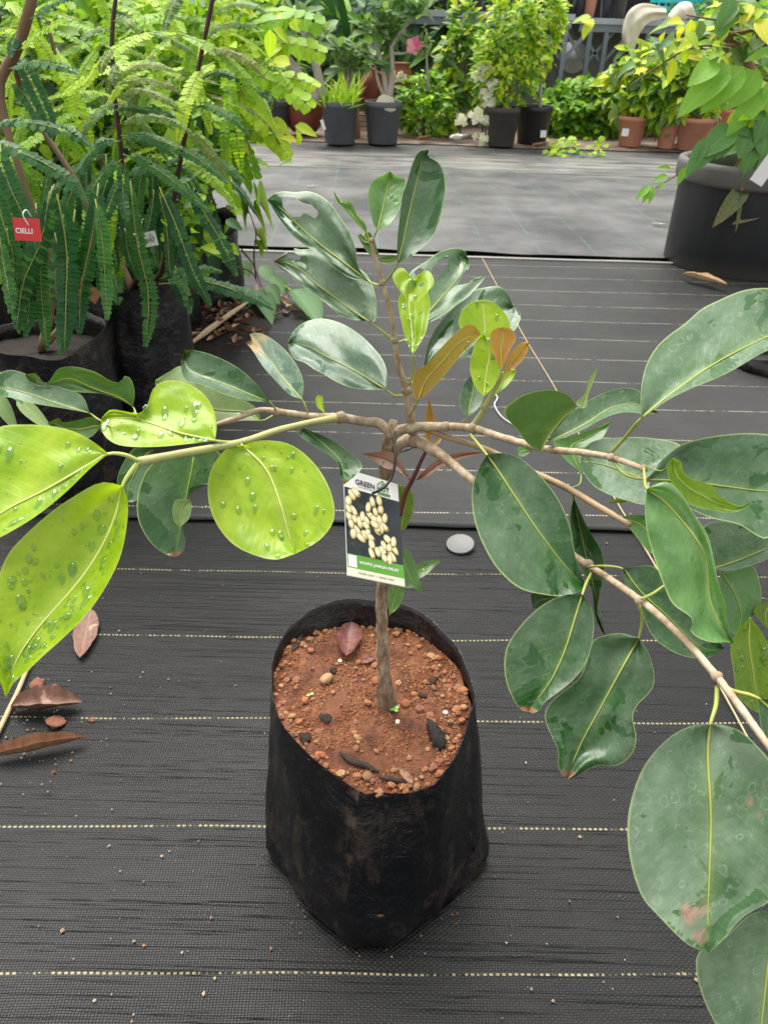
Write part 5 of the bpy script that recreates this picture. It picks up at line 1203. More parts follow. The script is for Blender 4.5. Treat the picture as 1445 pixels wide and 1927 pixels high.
def bench(x0, x1, y0, y1, ztop, legs, label, th=.055):
    root = thing('bench', label, 'bench', (x0, y0, 0))
    mb = MB(); mb.box((x0, y0, ztop - th), (x1, y1, ztop)); adopt(mb.build('bench_top', m_top, smooth=False), root)
    mb = MB(); mb.box((x0 + .02, y0 + .02, ztop - th - .07), (x1 - .02, y0 + .06, ztop - th - .002)); adopt(mb.build('front_rail', m_steel, smooth=False), root)
    for lx_ in legs:
        for yy in (y0 + .05, y1 - .1):
            mb = MB(); mb.bar((lx_, yy, 0), (lx_, yy, ztop - th - .07), .045, .045); adopt(mb.build('leg', m_steel, smooth=False), root)
        mb = MB(); mb.bar((lx_, y0 + .09, ztop - .42), (lx_ + .26, y0 + .09, ztop - th - .06), .03, .03); adopt(mb.build('brace', m_steel, smooth=False), root)
        mb = MB(); mb.bar((lx_, y0 + .09, ztop - .42), (lx_ - .26, y0 + .09, ztop - th - .06), .03, .03); adopt(mb.build('brace', m_steel, smooth=False), root)
    return root
BY = 9.3
zt1 = atY(1000, 24, BY).z
bench(-.6, atY(1082, 30, BY).x, BY, BY + 1.1, zt1, [-.1, .9, atY(1066, 60, BY).x], 'long grey steel bench with a fabric skirt behind the flowering pots')
zt2 = atY(1200, 36, 9.7).z
bench(atY(1090, 30, 9.7).x, atY(1345, 30, 9.7).x, 9.7, 10.8, zt2, [atY(1112, 60, 9.7).x, atY(1143, 60, 9.7).x, atY(1222, 60, 9.7).x, atY(1340, 60, 9.7).x], 'grey steel bench carrying the white cloth and turquoise crate')
sx0, sx1 = -.7, atY(1165, 100, 10.3).x
mb = MB()
for j in range(50):
    x = sx0 + (sx1 - sx0) * j / 49
    for i, z in enumerate((.06, .5, 1.0)): mb.vert((x, 10.35 + .025 * math.sin(j * 1.1) + .02 * noise.noise(V((j * .5, i, 1))), z))
for j in range(49):
    for i in range(2): a = j * 3 + i; mb.face((a, a + 3, a + 4, a + 1))
mb.build('fabric_skirt', m_skirt, label='grey fabric sheet hanging behind the bench legs', cat='fabric sheet')
p = atY(1079, 108, 10.1); mb = MB(); r = 27 * pxm(p)
mb.lathe([(.001, -.03), (r * .96, -.03), (r, -.02), (r, .01), (r * .97, .02), (r * .3, .012), (r * .28, .03), (.001, .03)], 36, Matrix.Translation(p) @ Matrix.Rotation(math.radians(80), 4, 'X'))
mb.build('round_disc', simple('disc_pale', (.55, .55, .55), .7, .2, 8), label='large pale round disc leaning under the benches', cat='disc')
# draped cloth and bundle on the second bench
m_cloth = simple('cloth_cream', (.62, .56, .45), .8, .15, 6, .3)
def sausage(name, pts, rr, mat, label, cat):
    mb = MB(); mb.tube(pts, rr, 14, rough=0, steps=28)
    mb.v = [tuple(V(v) + V((noise.noise(V(v) * 9), noise.noise(V(v) * 9 + V((5, 0, 0))), noise.noise(V(v) * 9 + V((9, 0, 0))))) * .03) for v in mb.v]
    return mb.build(name, mat, label=label, cat=cat)
mb = MB(); el = crom([(1186, 104), (1171, 80), (1171, 50), (1183, 20), (1210, 6), (1252, 14)], 26); er_ = crom([(1190, 104), (1196, 85), (1204, 62), (1218, 44), (1238, 37), (1255, 35)], 26); rows = []
for i in range(26):
    row = []
    for j in range(13):
        v = j / 12; q = el[i] * (1 - v) + er_[i] * v; Y = 9.60 - .05 * math.sin(math.pi * v) + .012 * math.sin(v * 13 + i * .22 + 2 * noise.noise(V((v * 3, i * .2, 0)))) + .012 * max(0, i - 14)
        row.append(mb.vert(atY(q[0], q[1], Y)))
    rows.append(row)
for a, b in zip(rows, rows[1:]):
    for j in range(12): mb.face((a[j], a[j + 1], b[j + 1], b[j]))
mb.build('cloth', m_cloth, label='cream cloth drooping over the end of the bench', cat='cloth')
sausage('bundle', [atY(1258, 32, 9.8), atY(1285, 22, 9.8), atY(1306, 34, 9.8)], [.03, .09, .03], m_cloth, 'small cream fabric bundle on the bench beside the turquoise crate', 'bundle')
m_teal = simple('crate_turquoise', (.02, .42, .44), .45, .1, 10)
cr = thing('crate', 'turquoise slatted plastic crate on the bench', 'crate', atY(1240, 34, 10.1))
x0, x1 = atY(1236, 20, 10.1).x, atY(1332, 20, 10.1).x; z0 = zt2
for k in range(4):
    mb = MB(); mb.box((x0, 10.08, z0 + .015 + k * .075), (x1, 10.10, z0 + .055 + k * .075)); adopt(mb.build('slat', m_teal, smooth=False), cr)
    mb = MB(); mb.box((x0, 10.42, z0 + .015 + k * .075), (x1, 10.44, z0 + .055 + k * .075)); adopt(mb.build('slat', m_teal, smooth=False), cr)
for k in range(8):
    mb = MB(); xx = x0 + (x1 - x0 - .02) * k / 7; mb.box((xx, 10.105, z0 + .004), (xx + .02, 10.12, z0 + .31)); adopt(mb.build('upright', m_teal, smooth=False), cr)
mb = MB(); mb.box((x0, 10.12, z0 + .004), (x1, 10.42, z0 + .014)); adopt(mb.build('crate_floor', m_teal, smooth=False), cr)
# small pots on the benches
for x, mt, lb in ((868, m_potblk, 0), (897, m_potblk, 0), (930, m_potdust, 0), (965, m_potblk, 0), (1000, m_potblk, 0), (1033, m_potdust, 0), (1066, m_potblk, 0), (1108, m_terra, 1), (1088, m_potblk, 2), (1140, m_potblk, 2), (1165, m_potdust, 2)):
    Y = BY + .25 if lb == 0 else 10.0; z = zt1 if lb == 0 else zt2
    q = atY(x, 20, Y); r = 13 * pxm(q); h = .2
    rt = thing('nursery_pot', ['small dark nursery pot lined up on the long bench', 'small terracotta pot on the second bench', 'small dark nursery pot on the second bench'][lb], 'pot', (q.x, Y, z), [ 'dark pots on the long bench', None, 'dark pots on the second bench'][lb])
    mb = MB(); T = Matrix.Translation((q.x, Y, z))
    mb.lathe([(.001, .002), (r * .72, .002), (r * .93, h * .85), (r, h * .87), (r, h), (r * .92, h), (r * .9, h * .85), (.001, h * .85)], 18, T); adopt(mb.build('pot_wall', mt), rt)

# --- black pot hidden by the fronds, grassy pot, desert rose pot
r0, c0, rr, hh = pot('nursery_pot', 513, 257, 66, 56, m_potgrey, 'black pot partly hidden behind the feathery fronds')
bt = thing('potted_plant', 'loose green plant in the black pot behind the fronds', 'plant', c0 + V((0, 0, hh))); bush(bt, c0 + V((0, 0, hh + .22)), (.25, .2, .25), 160, .11, [MG, GG], 'lance', 50, foot=c0 + V((0, 0, hh)))
r1, c1, rr1, hh1 = pot('nursery_pot', 638, 273, 70, 68, m_potgrey, 'dark grey pot overgrown with grass and leaning pale stems', tagpx=(608, 235, 6, 18))
gr = thing('potted_plant', 'leaning thick pale stems with grass growing round them', 'plant', c1 + V((0, 0, hh1)))
ft = c1 + V((0, 0, hh1 - .02))
for pts, rad in (([(600, 190), (570, 150), (540, 110), (525, 92)], [.05, .04, .035, .03]), ([(608, 185), (596, 130), (580, 80), (572, 60)], [.045, .035, .03, .025])):
    mb = MB(); mb.tube([atY(x, y, c1.y) for x, y in pts], rad, 10, rough=.15); adopt(mb.build('stem', m_stemg), gr)
for k in range(110):
    b = ft + V((rnd(rr1 * .85), rnd(rr1 * .85), 0)); put_leaf(gr, LG, 'strap', b, V((rnd(.7), rnd(.7), rnd(.2, 1.3))), V((rnd(), -1, .3)), rnd(.12, .30), .8)
for q in ((530, 90), (572, 60), (560, 30), (600, 70)):
    cc = atY(q[0], q[1], c1.y)
    for k in range(16): put_leaf(gr, GG, 'spoon', cc + V((rnd(.05), rnd(.05), rnd(.05))), V((rnd(), rnd(), rnd(-.2, .9))), V((rnd(.4), -.6, 1)), rnd(.14, .22))
r2, c2, rr2, hh2 = pot('nursery_pot', 719, 273, 70, 68, m_potgrey, 'dark grey pot holding the swollen stemmed desert rose')
dr = thing('desert_rose', 'desert rose with swollen pale base and pink flower in the dark grey pot', 'plant', c2 + V((0, 0, hh2)))
Yd = c2.y
def stemline(root, pts, radpx, Y, mat, n=9):
    P = [atY(x, y, Y + (dy if len(q) > 2 else 0)) for q in pts for x, y, dy in [(q + (0,))[:3]]]
    mb = MB(); mb.tube(P, [r * pxm(p) for r, p in zip(radpx, P)], n, rough=.12); adopt(mb.build('stem', mat), root)
stemline(dr, [(725, 214), (726, 203), (727, 192), (730, 180)], [15, 21, 18, 10], Yd - .06, simple('caudex_pale', (.50, .45, .36), .7, .25, 25, .3), 14)
stemline(dr, [(730, 185), (736, 160), (738, 120), (736, 85)], [8, 6, 4.5, 4], Yd, m_stemg)
stemline(dr, [(736, 90), (750, 65), (768, 45), (782, 28)], [4, 3, 2.5, 2], Yd, m_stemg)
stemline(dr, [(737, 100), (755, 101), (772, 98)], [3, 2.3, 2], Yd, m_stemg)
stemline(dr, [(728, 182), (722, 140), (712, 95), (712, 70)], [6, 4.5, 3.5, 2.5], Yd, m_stemg)
stemline(dr, [(712, 95), (695, 82), (688, 66)], [3, 2.5, 2], Yd, m_stemg)
stemline(dr, [(724, 184), (712, 155), (705, 120)], [4, 3, 2], Yd, m_stemg)
stemline(dr, [(806, 170), (803, 120), (803, 60)], [3, 2, 1], Yd + .25, m_stemg)
for (x, y, nl, sz) in ((690, 55, 22, .20), (712, 62, 20, .2), (735, 20, 26, .22), (728, 45, 20, .2), (783, 25, 22, .2), (800, 15, 16, .2), (742, 60, 16, .18), (705, 115, 12, .16), (802, 60, 8, .1), (795, 88, 10, .09), (803, 95, 10, .09), (775, 80, 8, .1)):
    cc = atY(x, y, Yd)
    for k in range(nl):
        d = V((rnd(), rnd(), rnd(-.3, 1.0))); put_leaf(dr, GG if k % 3 else MG, 'spoon', cc + V((rnd(.03), rnd(.03), rnd(.04))), d, V((rnd(.3), -.6, 1)), sz * rnd(.7, 1.15), .9)
cc = atY(779, 86, Yd - .05)
fl = link('flower', None, dr); fl.location = cc; fl.matrix_parent_inverse = Matrix.Translation(-V(dr.location))
for k in range(5):
    a = k * 1.2566; mb = MB(); mb.leafshape(cc, V((math.cos(a), -.25, math.sin(a))), V((0, -1, .1)), .075, .065, .1, .15, 4, .6, c=.7); adopt(mb.build('petal', PK), fl)
# --- urns and the terracotta bowl behind
def urn(px, py, wpx, hpx, Y, tilt, label, mat=m_terra2):
    q = atY(px, py, Y); m = pxm(q); r, h = wpx * m / 2, hpx * m; c = V((q.x, Y, max(.02, q.z - h / 2)))
    if tilt: c.z = max(c.z, r * .75)
    root = thing('urn', label, 'urn', c); mb = MB()
    mb.lathe([(.001, 0), (r * .62, 0), (r * .8, h * .12), (r, h * .5), (r * .92, h * .78), (r * .7, h * .9), (r * .78, h * .96), (r * .8, h), (r * .68, h), (r * .6, h * .9), (r * .6, h * .7)], 28, Matrix.Translation(c) @ Matrix.Rotation(tilt, 4, 'Y')); adopt(mb.build('urn_wall', mat), root)
    return root
urn(572, 205, 76, 75, c1.y + .55, 0, 'big rounded red clay urn behind the black pots')
urn(684, 160, 48, 60, c1.y + .75, .5, 'red clay urn tilted behind the two dark grey pots')
urn(752, 152, 46, 60, c1.y + .9, 0, 'red clay urn standing upright behind the desert rose')
bq = atY(655, 176, c1.y + .5); m = pxm(bq); rt = thing('clay_bowl', 'shallow terracotta bowl on a plinth with a desert rose seedling', 'bowl', (bq.x, bq.y, 0)); mb = MB()
mb.lathe([(.001, 0), (.12, 0), (.10, bq.z - .10), (.10, bq.z - .04), (29 * m, bq.z + .04), (30 * m, bq.z + .07), (28 * m, bq.z + .07), (.12, bq.z + .03), (.001, bq.z + .03)], 26, Matrix.Translation((bq.x, bq.y, 0))); adopt(mb.build('bowl_wall', m_terra), rt)
sd2 = thing('desert_rose', 'small desert rose with rosettes of spoon leaves in the terracotta bowl', 'plant', (bq.x, bq.y, bq.z + .04))
for x, y in ((655, 110), (672, 95), (645, 130), (668, 130), (640, 95), (690, 110)):
    cc = atY(x, y, bq.y)
    mb = MB(); mb.tube([V((bq.x, bq.y, bq.z + .03)), cc], [.014, .008], 6); adopt(mb.build('stem', m_stemg), sd2)
    for k in range(15): put_leaf(sd2, GG, 'spoon', cc, V((rnd(), rnd(), rnd(-.2, 1.0))), V((rnd(.3), -.6, 1)), rnd(.15, .23), .9)
# dark sword-leaved clumps behind
sw = thing('screw_palm', 'clump of dark sword shaped leaves behind the terracotta bowl', 'plant', atY(660, 200, c1.y + 1.6))
cc = V((atY(655, 100, c1.y + 1.6).x, c1.y + 1.6, .5))
for k in range(150): put_leaf(sw, DG if k % 4 else MG, 'strap', cc + V((rnd(.7), rnd(.3), rnd(-.4, .5))), V((rnd(), rnd(), rnd(.1, 1.4))), V((rnd(.5), -1, .5)), rnd(.5, .9), 1.0)
mb = MB(); mb.tube([V((cc.x, cc.y, 0)), cc + V((0, 0, .5))], [.09, .07], 9, rough=.2); adopt(mb.build('stem', m_stemb), sw)

# --- flowering shrubs in the middle
lb_ = thing('low_shrub', 'low bright green shrub spreading beside the desert rose pot', 'shrub', gnd(800, 272))
q = gnd(800, 268); bush(lb_, q + V((0, .28, .27)), (.34, .26, .30), 900, .085, [LG, MG], 'ovate', 200, stems=6, foot=q + V((0, .28, 0)), face=.7)
for k in range(14):
    p = atY(rnd(738, 765), rnd(138, 152), q.y + .2)
    for j in range(4): put_leaf(lb_, WH, 'round', p, V((rnd(), -.4, rnd())), V((0, -1, .3)), .035)
ys = thing('tall_shrub', 'tall yellowish shrub with broad pale leaves left of the white blossom', 'shrub', gnd(868, 268))
q = gnd(868, 266) + V((0, .35, 0)); z1 = atY(870, 90, q.y).z; bush(ys, V((atY(872, 100, q.y).x, q.y, .66)), (.23, .2, .46), 520, .135, [GG, YG, MG], 'ovate', 190, stems=5, foot=q, face=.6)
wb = thing('blossom_shrub', 'slender shrub hung with white blossom in front of the dusty pot', 'shrub', gnd(912, 277))
q = gnd(910, 277) + V((0, .12, 0)); bush(wb, V((atY(918, 180, q.y).x, q.y, .5)), (.12, .12, .40), 200, .085, [LG, MG], 'ovate', 120, stems=6, foot=q, face=.6)
for (x, y, n_, s_) in ((915, 140, 22, 16), (905, 125, 12, 10), (925, 155, 12, 10), (912, 172, 8, 8), (922, 195, 10, 8), (895, 218, 12, 9), (868, 225, 8, 8), (918, 228, 6, 6), (905, 262, 8, 8), (900, 210, 6, 5)):
    for k in range(n_):
        p = atY(x + random.gauss(0, s_ * .6), y + random.gauss(0, s_ * .6), q.y - .22 + rnd(.05))
        fl = link('flower', None, wb); fl.location = p; fl.matrix_parent_inverse = Matrix.Translation(-V(wb.location))
        mb = MB()
        for j in range(4):
            a = j * 1.571 + k; mb.leafshape(p, V((math.cos(a), -.3, math.sin(a))), V((0, -1, .2)), .034, .031, .1, .1, 3, .55, c=.5)
        adopt(mb.build('petal', WH), fl)
r3, c3, rr3, hh3 = pot('nursery_pot', 944, 277, 62, 62, m_potdust, 'dusty dark pot behind the white blossom')
tb = thing('potted_tree', 'bushy light green climber on canes in the dusty pot', 'plant', c3 + V((0, 0, hh3)))
bush(tb, V((atY(962, 100, c3.y).x, c3.y + .05, .80)), (.30, .24, .46), 1400, .075, [YG, LG, MG], 'ovate', 230, stems=8, foot=c3 + V((0, 0, hh3)), face=.5)
r4, c4, rr4, hh4 = pot('nursery_pot', 1003, 272, 68, 60, m_potblk, 'clean black pot with a white label and a thin pale trunk', tagpx=(1022, 252, 11, 12))
tc = thing('potted_tree', 'thin pale trunked plant with fresh crown in the black labelled pot', 'plant', c4 + V((0, 0, hh4)))
stemline(tc, [(1016, 215), (1016, 180), (1017, 130), (1010, 80)], [3.5, 3.2, 3, 2.5], c4.y, m_stemg)
bush(tc, V((atY(1012, 85, c4.y).x, c4.y, .92)), (.22, .2, .34), 900, .075, [YG, LG], 'ovate', 150, stems=3, foot=V((atY(1014, 120, c4.y).x, c4.y, .75)), face=.5)
# climbing ground cover between the pots
vn = thing('ground_vine', 'tangled green vine sprawling between the black and terracotta pots', 'vine', gnd(1085, 275))
q = gnd(1090, 268); bush(vn, q + V((.02, .38, .2)), (.46, .33, .32), 1700, .105, [MG, LG, MG], 'ovate', 260, stems=8, foot=q + V((0, .3, 0)), face=.7)
for k in range(60):
    p = gnd(rnd(1030, 1140), rnd(262, 292), rnd(.02, .05)); put_leaf(vn, LG, 'round', p, V((rnd(), rnd(), rnd(.3))), V((rnd(.4), -.5, 1)), rnd(.05, .09))
# terracotta row
YY = []
for i, (x, yb, w_, h_, lb, tg, foot_) in enumerate(((1188, 277, 54, 48, 'terracotta pot with white label standing alone by the vine', (1176, 249, 13, 13), 0), (1256, 281, 42, 50, 'small terracotta pot touching the wider terracotta pot', None, 0), (1305, 285, 72, 52, 'wide terracotta pot half hidden by the big black pot', (1272, 262, 9, 14), 0), (1345, 262, 66, 48, 'terracotta pot set behind the wide terracotta pot', None, 0))):
    ra, ca, rad_, ha = pot('terracotta_pot', x, yb, w_, h_, m_terra, lb, taper=.74, tagpx=tg)
    pl_ = thing('potted_plant', ['leggy yellow green plant in the lone terracotta pot', 'leafy plant in the small terracotta pot', 'leafy plant in the wide terracotta pot', 'leafy plant in the rear terracotta pot'][i], 'plant', ca + V((0, 0, ha)))
    bush(pl_, ca + V((rnd(.05), .08, ha + .26)), (.28, .26, .32), 420, .13, [YG, GG, LG] if i != 1 else [MG, GG, LG], 'ovate', 150, stems=5, foot=ca + V((0, 0, ha)), face=.6, droop=.4)
for i, (x, y, lb) in enumerate(((1150, 200, 'yellowing leggy shrub between the vine and the terracotta pots'), (1225, 180, 'tall yellow green shrub behind the lone terracotta pot'), (1285, 190, 'pale green shrub behind the wide terracotta pot'), (1390, 200, 'olive shrub behind the big black pot'))):
    Y = 8.9 + .15 * i; p = atY(x, 180, Y); rt = thing('shrub', lb, 'shrub', (p.x, Y, 0))
    zz = (.28, .44, .44, .48)[i]; bush(rt, (p.x, Y, zz), (.33, .28, zz * .85), 480, .14, [YG, GG, MG] if i != 3 else [GG, YG, MG], 'ovate', 200, stems=7, foot=(p.x, Y, 0), face=.6, droop=.45)
# greenery behind the benches' ends
for i, (x, z, Y, rx, rz, mats, lb) in enumerate(((1400, 1.0, 10.2, .8, .55, [GG, MG, YG], 'tangled shrub filling the gap behind the trunk of the big black pot'), (560, 1.05, 10.8, .75, .6, [DG, MG], 'dark leafy shrub behind the big red clay urn'), (420, .95, 10.0, .8, .7, [LG, YG, MG], 'bright leafy shrub far behind the feathery fronds'), (200, 1.0, 10.5, 1.2, .7, [LG, MG], 'broad green shrub far behind the maroon stems'), (20, .9, 9.0, .9, .7, [MG, DG], 'green shrub far behind the thick tan branch'), (780, 1.25, 11.6, 1.3, .4, [DG, MG], 'dark hedge plant showing above the long bench'))):
    p = atY(x, 60, Y); rt = thing('background_shrub', lb, 'shrub', (p.x, Y, 0))
    bush(rt, (p.x, Y, z), (rx, .5, rz), 1200, .16, mats, 'lance' if i in (0, 1, 5) else 'ovate', 120, stems=6, foot=(p.x, Y, 0), stemr=.02, face=.5)
# litter at the foot of the pots
for x, y, w_, lb, mt in ((845, 268, 30, 'crumpled pinkish white petal scrap at the edge of the dirt strip', m_paper), (1000, 282, 24, 'brown curled dead leaf below the labelled black pot', m_dead2), (785, 268, 20, 'brown dead leaf under the low bright shrub', m_dead2), (1070, 285, 16, 'small tan dead leaf under the sprawling vine', m_dead4)):
    flat_leaf('dead_leaf', (x, y), (x + w_ * 1.3, y - 2), w_ * .7, .03, mt, lb, curl=.6, fold=.8, lift=.02)

# ---------------------------------------------------------------- right: the big black pot and its tree
f = gnd(1400, 545); mK = pxm(f); rK = .345; cK = V((gnd(1262, 505).x + rK * 1.03, gnd(1350, 505).y + .10, 0))
hK = .47
t = NT('big_pot_plastic'); co = t.coord(); n = t.noise(t.mapv(co, (6, 6, 1.5)), 1.5, 5, .65)
c = t.mix(t.ramp(t.sep(co)[2], [(.0, .5), (.08, 0.0)]), t.ramp(n, [(.3, (.007, .008, .009)), (.7, (.018, .019, .022))]), (.10, .085, .06))
m_bigpot = t.P(Base_Color=c, Roughness=.5)
K = thing('large_pot', 'very large black tub with a thick dusty rim', 'pot', cK); mb = MB()
mb.lathe([(.001, 0), (rK * .98, 0), (rK * 1.0, .015), (rK * 1.0, hK * .8), (rK * 1.0, hK * .82)], 56, Matrix.Translation(cK)); adopt(mb.build('pot_wall', m_bigpot), K)
mb = MB(); mb.lathe([(rK * 1.0, hK * .80), (rK * 1.055, hK * .81), (rK * 1.07, hK * .84), (rK * 1.07, hK * .95), (rK * 1.055, hK * .99), (rK * 1.0, hK), (rK * .95, hK * .985), (rK * .94, hK * .8)], 56, Matrix.Translation(cK)); adopt(mb.build('rim', simple('rim_dusty', (.11, .105, .095), .6, .3, 9)), K)
ms = MB(); rows = []
for k in range(7): rows.append([ms.vert(cK + V((math.cos(a) * rK * .94 * (k + .02) / 6, math.sin(a) * rK * .94 * (k + .02) / 6, hK * .84 + .012 * noise.noise(V((k, a * 2, 3)))))) for a in np.linspace(0, 2 * math.pi, 30, endpoint=False)])
for a, b in zip(rows, rows[1:]):
    for j in range(30): ms.face((a[j], a[(j + 1) % 30], b[(j + 1) % 30], b[j]))
adopt(ms.build('soil', m_darksoil), K)
KT = thing('potted_tree', 'brown trunked tree with long drooping leaves in the very large black tub', 'tree', cK + V((0, 0, hK * .84)))
m_barkb = simple('bark_brown', (.22, .12, .07), .8, .4, 25, .5)
def pxleaf(root, b, tp, Yb, Yt, wpx, mat, kind='ovate', nrm=V((0, -.7, .8))):
    A, B = atY(b[0], b[1], Yb), atY(tp[0], tp[1], Yt); ln = (B - A).length
    return put_leaf(root, mat, kind, A, B - A, nrm, ln * 1.05, (wpx * pxm(A)) / (WIDE[kind][1] * ln))
Yk = cK.y
mb = MB(); mb.tube([V((cK.x - .02, Yk, hK * .8)), atY(1420, 190, Yk), atY(1390, 110, Yk), atY(1370, 60, Yk), atY(1378, 0, Yk), atY(1372, -60, Yk)], [.05, .042, .036, .034, .028, .024], 11, rough=.35); adopt(mb.build('trunk', m_barkb), KT)
for pts, r_ in (([(1385, 85), (1300, 90), (1230, 130), (1180, 165)], .006), ([(1375, 65), (1420, 55), (1460, 40)], .009), ([(1400, 130), (1440, 150), (1470, 160)], .008), ([(1400, 220), (1330, 300), (1280, 325), (1215, 365)], .005), ([(1410, 240), (1390, 300), (1370, 340)], .006), ([(1378, 40), (1330, 35), (1290, 28)], .005), ([(1420, 300), (1440, 350), (1445, 400)], .006)):
    mb = MB(); mb.tube([atY(x, y, Yk - .25 + .0005 * abs(x - 1400)) for x, y in pts], [r_, r_ * .8, r_ * .6] + [r_ * .5] * (len(pts) - 3), 7, rough=.2); adopt(mb.build('branch', m_stemb), KT)
LGb = leaf_material('tub_leaf_bright', [(.16, .40, .03), (.21, .46, .04), (.27, .50, .06)], (.40, .60, .15), (.3, .5, .1), rough=.3, trans=.35, transcol=(.35, .7, .04))
MGb = leaf_material('tub_leaf_green', [(.05, .17, .03), (.08, .23, .04), (.11, .27, .06)], (.22, .38, .12), (.3, .4, .12), rough=.28, trans=.2, transcol=(.15, .4, .04), film=.2)
BRb = leaf_material('tub_leaf_scorched', [(.06, .13, .03), (.09, .17, .05), (.12, .19, .06)], (.22, .30, .10), (.4, .22, .12), rough=.4, trans=.15, transcol=(.15, .3, .04), brown=((.34, .17, .10), .50))
for b, tp, w_, mt in (((1375, 122), (1280, 205), 52, LGb), ((1400, 125), (1325, 200), 50, LGb), ((1428, 132), (1376, 195), 46, LGb), ((1350, 118), (1300, 150), 40, LGb), ((1445, 165), (1370, 245), 40, LGb), ((1460, 150), (1450, 205), 42, LGb), ((1384, 238), (1322, 285), 48, MGb), ((1408, 236), (1396, 292), 44, MGb), ((1440, 240), (1436, 288), 40, MGb), ((1330, 258), (1292, 328), 24, MGb), ((1345, 265), (1312, 315), 30, MGb), ((1420, 262), (1404, 330), 26, MGb),
                      ((1410, 340), (1348, 420), 32, BRb), ((1450, 345), (1412, 400), 40, MGb), ((1470, 372), (1390, 412), 34, BRb), ((1406, 345), (1392, 435), 24, BRb), ((1376, 250), (1352, 292), 30, MGb), ((1445, 205), (1425, 262), 34, MGb), ((1376, -12), (1357, 64), 34, MGb), ((1440, 95), (1475, 85), 26, LGb), ((1455, 290), (1425, 340), 34, MGb), ((1430, 300), (1400, 352), 24, BRb), ((1460, 95), (1410, 105), 20, LGb)):
    pxleaf(KT, b, tp, Yk - .28, Yk - .34, w_, mt, nrm=V((rnd(.25), -.75, .65)))
for b, tp, w_ in (((1222, 350), (1198, 372), 14), ((1224, 352), (1210, 378), 13), ((1228, 352), (1222, 380), 11), ((1262, 318), (1240, 312), 10), ((1256, 330), (1230, 338), 12), ((1290, 315), (1275, 345), 14), ((1300, 312), (1285, 330), 14), ((1250, 345), (1240, 352), 10)):
    pxleaf(KT, b, tp, Yk - .20, Yk - .24, w_, LGb)
for (x, y, n_, sx_, sy_, mats, sz) in ((1400, 60, 120, 55, 60, [MG, YG, GG], .12), (1320, 75, 40, 70, 40, [YG, GG], .10), (1420, 200, 60, 30, 40, [YG, LG], .12), (1240, 100, 14, 50, 30, [YG, GG], .09), (1100, 40, 5, 20, 12, [YG], .08), (1430, 285, 40, 40, 30, [MG, GG], .13)):
    for k in range(n_):
        p = atY(x + rnd(sx_), y + rnd(sy_), Yk + rnd(-.3, .3)); put_leaf(KT, random.choice(mats), 'ovate', p, V((rnd(), rnd(), rnd(-.9, .3))), V((rnd(.5), -.6, 1)), sz * rnd(.6, 1.1))
tq = atY(1440, 318, Yk - .42); mm = pxm(tq)
tg = thing('plant_tag', 'plain white plant tag hanging slanted over the very large black tub', 'plant tag', tq)
mb = MB(); mb.box((-14 * mm, -.0008, -28 * mm), (14 * mm, .0008, 28 * mm), Matrix.Translation(tq) @ Matrix.Rotation(.45, 4, 'Y')); adopt(mb.build('card', m_paper, smooth=False), tg)
mb = MB(); q2 = atY(1455, 275, Yk - .38); mb.tube([tq + V((.02, 0, .05)), q2], .0015, 5, steps=4); adopt(mb.build('tie', m_wire), tg)
# another grow bag just inside the right edge
q = gnd(1470, 712); _r = .12
eb = [(q + V((math.cos(a) * _r * 1.1, math.sin(a) * _r + .1, 0))) for a in np.linspace(0, 2 * math.pi, 12, endpoint=False)]
er = [(q + V((math.cos(a) * _r, math.sin(a) * _r + .1, .06 + .01 * math.sin(a * 3)))) for a in np.linspace(0, 2 * math.pi, 12, endpoint=False)]
grow_bag('grow_bag', er, eb, 'low crumpled black grow bag at the mat edge below the very large tub', n=40, rows=8, wr=.006, inner=.03)
# ---------------------------------------------------------------- left: feathery shrubs in grow bags
random.seed(77)
m_bagd = m_bag
def left_bag(px, Y, r, h, label):
    q = V((atY(px, 700, Y).x, Y, 0))
    def ring(k, z, j=0.0): return [q + V((math.cos(a) * r * k * (1 + .06 * math.sin(2 * a + px)), math.sin(a) * r * k, z + j * math.sin(a * 2 + px) + rnd(j * .5))) for a in np.linspace(0, 2 * math.pi, 14, endpoint=False)]
    b, *_ = grow_bag('grow_bag', ring(.97, h, .012), ring(1.05, 0), label, n=64, rows=12, wr=.004, inner=.05)
    ms = MB(); rows = []
    for k in range(6): rows.append([ms.vert(q + V((math.cos(a) * r * .98 * (k + .02) / 5, math.sin(a) * r * .98 * (k + .02) / 5, h - .045 + .012 * noise.noise(V((k, a * 2, px)))))) for a in np.linspace(0, 2 * math.pi, 24, endpoint=False)])
    for a, c in zip(rows, rows[1:]):
        for j in range(24): ms.face((a[j], a[(j + 1) % 24], c[(j + 1) % 24], c[j]))
    adopt(ms.build('soil', m_darksoil), b)
    return q + V((0, 0, h - .04))
s1 = left_bag(88, 1.66, .142, .36, 'black grow bag under the red tagged feathery shrub')
s2 = left_bag(272, 1.98, .130, .405, 'black grow bag under the shrub with maroon stems')
s3 = left_bag(408, 3.05, .13, .33, 'black grow bag behind the leaf litter')
s4 = left_bag(-40, 2.5, .15, .38, 'black grow bag at the rear of the feathery shrubs')
s5 = left_bag(150, 2.45, .14, .36, 'added black grow bag darkening the gap between the two feathery shrubs')  # added bag, makes the ground seen between the shrubs dark
s6 = left_bag(310, 2.7, .14, .34, 'added black grow bag darkening the ground behind the maroon stems')  # also added, to keep the gap behind the stems dark
s7 = left_bag(-60, 2.0, .15, .36, 'black grow bag beside the red tagged shrub')
def shrub(label, foot): return thing('feathery_shrub', label, 'shrub', foot)
SH1 = shrub('feathery dark green shrub with a thick tan branch and red tag', s1)
SH2 = shrub('feathery shrub with two dark maroon stems in the taller grow bag', s2)
